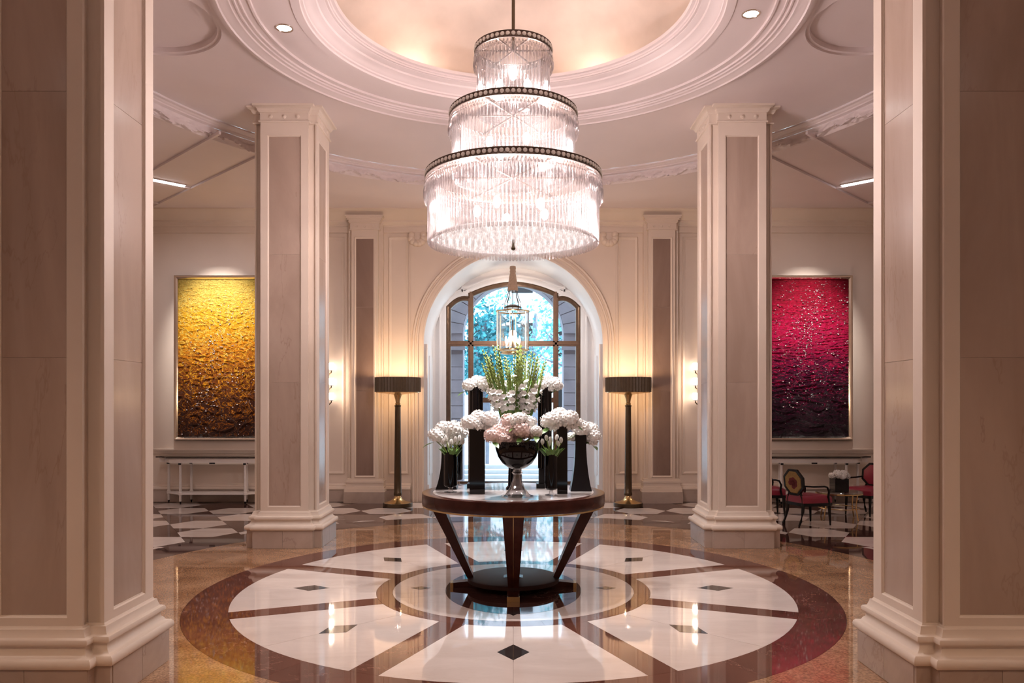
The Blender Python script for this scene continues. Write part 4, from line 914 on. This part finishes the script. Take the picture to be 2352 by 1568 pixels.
G().lathe([(LR - 0.004, 0.01), (LR - 0.004, 0.725)], 48, caps=False).build('glass_cylinder', 'clear_glass', lt)
G().lathe([(0.155, 0.005), (0.155, 0.035), (0.02, 0.04), (0.012, 0.74)], 24).build('candle_tray', 'old_brass', lt)
G().lathe([(0.16, .80), (.15, .83), (.05, .87)], 24).build('smoke_cap', 'old_brass', lt)
lamp('POINT', 'lantern_light', (0, 0, 0.36), 12, (1, .85, .7), 0.08, parent=lt)

# ================================================================== PICTURES
def picture(sx, mat, label, seed):
    x0, x1, z0, z1 = sx * 4.47 if sx > 0 else -6.10, 6.10 if sx > 0 else -4.47, 1.12, 4.08; cx = (x0 + x1) / 2; W, H = x1 - x0, z1 - z0
    t = thing('glass_artwork', label, 'artwork', (cx, YW - 0.051, z0))
    pts = [(-W / 2, 0), (W / 2, 0), (W / 2, H), (-W / 2, H)]
    G().path_xz(pts, [(0, 0), (0, -0.085), (0.012, -0.095), (0.035, -0.09), (0.06, -0.06), (0.065, -0.05), (0.065, 0)], closed=True).build('frame', 'silver', t)
    nx, nz = 120, 260; w2, h2 = W - 0.125, H - 0.125; rows = []
    for j in range(nz + 1):
        v = j / nz; z = 0.0625 + h2 * v; row = []
        k = 0.45 + 1.15 * v                         # finer crinkles towards the top
        for i in range(nx + 1):
            x = -w2 / 2 + w2 * i / nx
            p = Vector((x * (7.0 if sx < 0 else 4.5) * k + 1.2 * noise.noise(Vector((x * 2, z * 2, 8))), z * (7.0 if sx < 0 else 10.0) * k + 1.2 * noise.noise(Vector((x * 2, z * 2, 4))), seed)); r_ = 1 - abs(noise.noise(p)) * 2; r2 = 1 - abs(noise.noise(p * 2.3 + Vector((7, 3, 1)))) * 2
            hgt = 0.020 * r_ ** 3 / k ** .5 + 0.010 * r2 ** 3 + 0.010 * noise.noise(p * 0.5)
            row.append((x, -0.028 - max(-.02, hgt), z))
        rows.append(row)
    G().loops(rows, closed=False).build('glass_relief', mat, t, angle=28)
    g = G(); rnd = random.Random(int(seed) + 40)                      # shiny metal beads added over the relief to make glints
    for _ in range(330 if sx < 0 else 520):
        v = rnd.betavariate(1.5, 1.9) if sx < 0 else rnd.betavariate(3.2, 1.7)
        j = min(nz, int(v * nz)); i = rnd.randrange(nx + 1)
        if rnd.random() < .4: i = max(0, min(nx, int(nx * (0.25 + .4 * v) + rnd.gauss(0, 9))))
        p = rows[j][i]; r_ = rnd.choice((.005, .006, .008, .012)); g.sphere((p[0], p[1] - r_ * .4, p[2]), r_, 8, 6, (1.3, 1, .9))
    d = g.build('glint_beads', 'glint_metal', t, angle=60); d['kind'] = 'stuff'
    G().box(-w2 / 2, w2 / 2, -0.006, 0, 0.06, H - 0.06).build('back_board', 'black_matt', t)
picture(-1, 'amber_art', 'framed amber and gold crinkled glass artwork on the left of the far wall', 2.0)
picture(1, 'magenta_art', 'framed magenta and crimson glass artwork on the right of the far wall', 5.0)

# ================================================================== CONSOLES
def console(cx, label):
    t = thing('console_table', label, 'console table', (cx, 0, 0), group='white console tables under the artworks'); yf, yb = 13.68, 13.98
    pl = [(-1.08, yb + 0.05), (-1.08, yb - 0.14), (-0.98, yb - 0.14), (-0.80, yf - 0.05), (0.80, yf - 0.05), (0.98, yb - 0.14), (1.08, yb - 0.14), (1.08, yb + 0.05)]
    G().prism(pl, 0.815, 0.84).build('stone_top', 'black_stone', t)
    pl2 = [(x * 0.95, yb + 0.04 if y > yb else y + 0.025) for x, y in pl]; G().prism(pl2, 0.735, 0.815).build('apron', 'white_paint', t)
    legs = [(-.57, yf), (.57, yf), (-.88, yb - .06), (.88, yb - .06), (-.50, yb), (.50, yb)]
    for x, y in legs:
        lg = G().lathe([(0.008, 0.004), (0.014, 0.05), (0.02, 0.06), (0.022, 0.16), (0.034, 0.17), (0.034, 0.215), (0.024, 0.225), (0.020, 0.69), (0.028, 0.70), (0.028, 0.735)], 14, x, y).build('leg', 'white_paint', t)
        G().lathe([(0.009, 0.0035), (0.016, 0.05), (0.016, 0.055)], 12, x, y).build('foot_tip', 'black_matt', lg)
        G().box(x - 0.024, x + 0.024, y - 0.034, y - 0.029, 0.70, 0.73).build('leg_block', 'black_matt', lg)
    G().prism([(-.90, yb + .02), (-.90, yb - .08), (-.60, yf - .02), (.60, yf - .02), (.90, yb - .08), (.90, yb + .02)], 0.175, 0.205).build('shelf', 'white_paint', t)
    G().box(-0.05, 0.05, yf - 0.032, yf - 0.027, 0.715, 0.74).build('apron_block', 'black_matt', t)
console(-5.29, 'white console table with a black stone top below the amber artwork'); console(5.29, 'white console table with a black stone top below the magenta artwork, behind the chairs')

# ================================================================== CHAIRS
def chair(x, y, rz, label):
    t = thing('armchair', label, 'chair', (x, y, 0), rz, 'red armchairs around the glass table'); BX = -0.23; tilt = 0.10
    oc = [(0.215 * cos(R(22.5 + 45 * i)) * 1.02, 0.205 * sin(R(22.5 + 45 * i))) for i in range(8)]       # (y, z) about the centre of the back
    def bk(u, v, d=0.0): return (BX - tilt * (v + 0.2) + d, u, 0.625 + v)
    g = G(); rings = []
    for k, d in ((1.0, 0.02), (1.0, -0.02), (0.84, -0.02), (0.84, 0.02), (1.0, 0.02)): rings.append([bk(u * k, v * k, d) for u, v in oc])
    g.loops(rings).build('back_frame', 'black_lacquer', t, angle=20)
    G().loops([[bk(u * .84, v * .84, .012) for u, v in oc], [bk(u * .80, v * .80, .03) for u, v in oc], [bk(u * .5, v * .5, .04) for u, v in oc]], True, True).build('back_pad', 'red_leather', t, angle=50)
    bp = G().loops([[bk(u * .84, v * .84, -.012) for u, v in oc[::-1]], [bk(u * .78, v * .78, -.024) for u, v in oc[::-1]]], True, True).build('back_panel', 'gold_fabric', t)
    g = G()
    for q in range(7):
        a = 2 * pi * q / 7; c_ = (0.055 * cos(a), 0.05 * sin(a) - .01) if q < 6 else (0, -.01)
        g.loops([[bk(c_[0] + .042 * cos(2 * pi * i / 10), c_[1] + .038 * sin(2 * pi * i / 10), d) for i in range(10)][::-1] for d in (-.0235, -.0262)], True, True)
    g.build('flower_motif', 'motif_red', bp)
    def rr(k, z): return [(x_ * k if x_ > 0 else x_, y_ * k, z) for x_, y_ in [(-.24, -.19), (-.10, -.225), (.16, -.25), (.235, -.23), (.25, -.16), (.25, .16), (.235, .23), (.16, .25), (-.10, .225), (-.24, .19)]]
    G().loops([rr(1.0, .335), rr(1.0, .395), rr(.97, .42), rr(.85, .44), rr(.5, .45)], True, True).build('seat', 'red_leather', t, angle=50)
    G().loops([rr(1.01, .29), rr(1.01, .335)], True, True).build('seat_rail', 'black_lacquer', t)
    for s in (-1, 1):
        G().tube([(-.22, .16 * s, .33), (-.235, .165 * s, .20), (-.27, .17 * s, .08), (-.31, .175 * s, .0035)], [.024, .022, .018, .013], 8).build('leg', 'black_lacquer', t)
        G().tube([(.21, .20 * s, .33), (.215, .20 * s, .20), (.225, .205 * s, .0035)], [.026, .021, .012], 8).build('leg', 'black_lacquer', t)
        G().tube([(-.22, .16 * s, .31), (-.225, .15 * s, .40), (-.235, .12 * s, .47)], [.022, .02, .018], 8).build('back_post', 'black_lacquer', t)
        G().tube([(-.235, .20 * s, .585), (-.10, .235 * s, .575), (.08, .25 * s, .575), (.13, .25 * s, .56), (.16, .25 * s, .50), (.15, .248 * s, .42), (.17, .245 * s, .32)], [.013, .013, .014, .015, .016, .017, .018], 8).build('arm', 'black_lacquer', t)
    return t
chair(4.33, 11.42, R(20), 'armchair with a gold floral back panel, its back to the camera')
chair(4.06, 12.45, R(-4), 'red seated armchair half hidden behind the right-hand whole pillar')
chair(5.63, 12.42, R(215), 'armchair with a red octagonal backrest facing the glass table')
# glass side table
gt = thing('glass_side_table', 'small round glass table on thin brass legs between the chairs', 'table', (5.03, 12.0, 0))
G().lathe([(0.34, .405), (.345, .41), (.345, .418), (.34, .422)], 48).build('glass_top', 'clear_glass', gt)
G().lathe([(.33, .385), (.345, .385), (.345, .404), (.33, .404), (.33, .385)], 48, caps=False).build('top_ring', 'brass', gt)
for k in range(4):
    a = pi / 2 * k + .5; G().tube([(.33 * cos(a), .33 * sin(a), .39), (.30 * cos(a), .30 * sin(a), .2), (.34 * cos(a), .34 * sin(a), .004)], .011, 8).build('leg', 'brass', gt)
G().tube([(.30 * cos(2 * pi * i / 24), .30 * sin(2 * pi * i / 24), .17) for i in range(25)], .007, 6).build('stretcher_ring', 'brass', gt)
vs_ = thing('vase', 'short black cube vase of white flowers on the glass side table', 'vase', (5.01, 11.95, 0.4225))
g = G().loops([[(sx * h_, sy * h_, z) for sx, sy in ((-1, -1), (1, -1), (1, 1), (-1, 1))] for h_, z in ((.10, 0), (.105, .005), (.105, .20), (.095, .20), (.095, .17))], True, True); g.build('vase_body', 'black_glass', vs_)
for q, (dx, dy, dz, r_) in enumerate([(-.10, 0, .24, .065), (-.03, -.05, .26, .07), (.06, -.03, .27, .07), (.12, .02, .24, .06), (.0, .06, .27, .07), (.02, -.08, .235, .055)]):
    hydrangea((5.01 + dx, 11.95 + dy, 0.4225 + dz), r_, False, (5.01 + dx * .4, 11.95 + dy * .4, 0.4225 + .175), ('leftmost', 'second from left', 'second from right', 'rightmost', 'rearmost', 'frontmost')[q] + ' white hydrangea in the cube vase between the red chairs', 'hydrangeas on the glass side table', q)
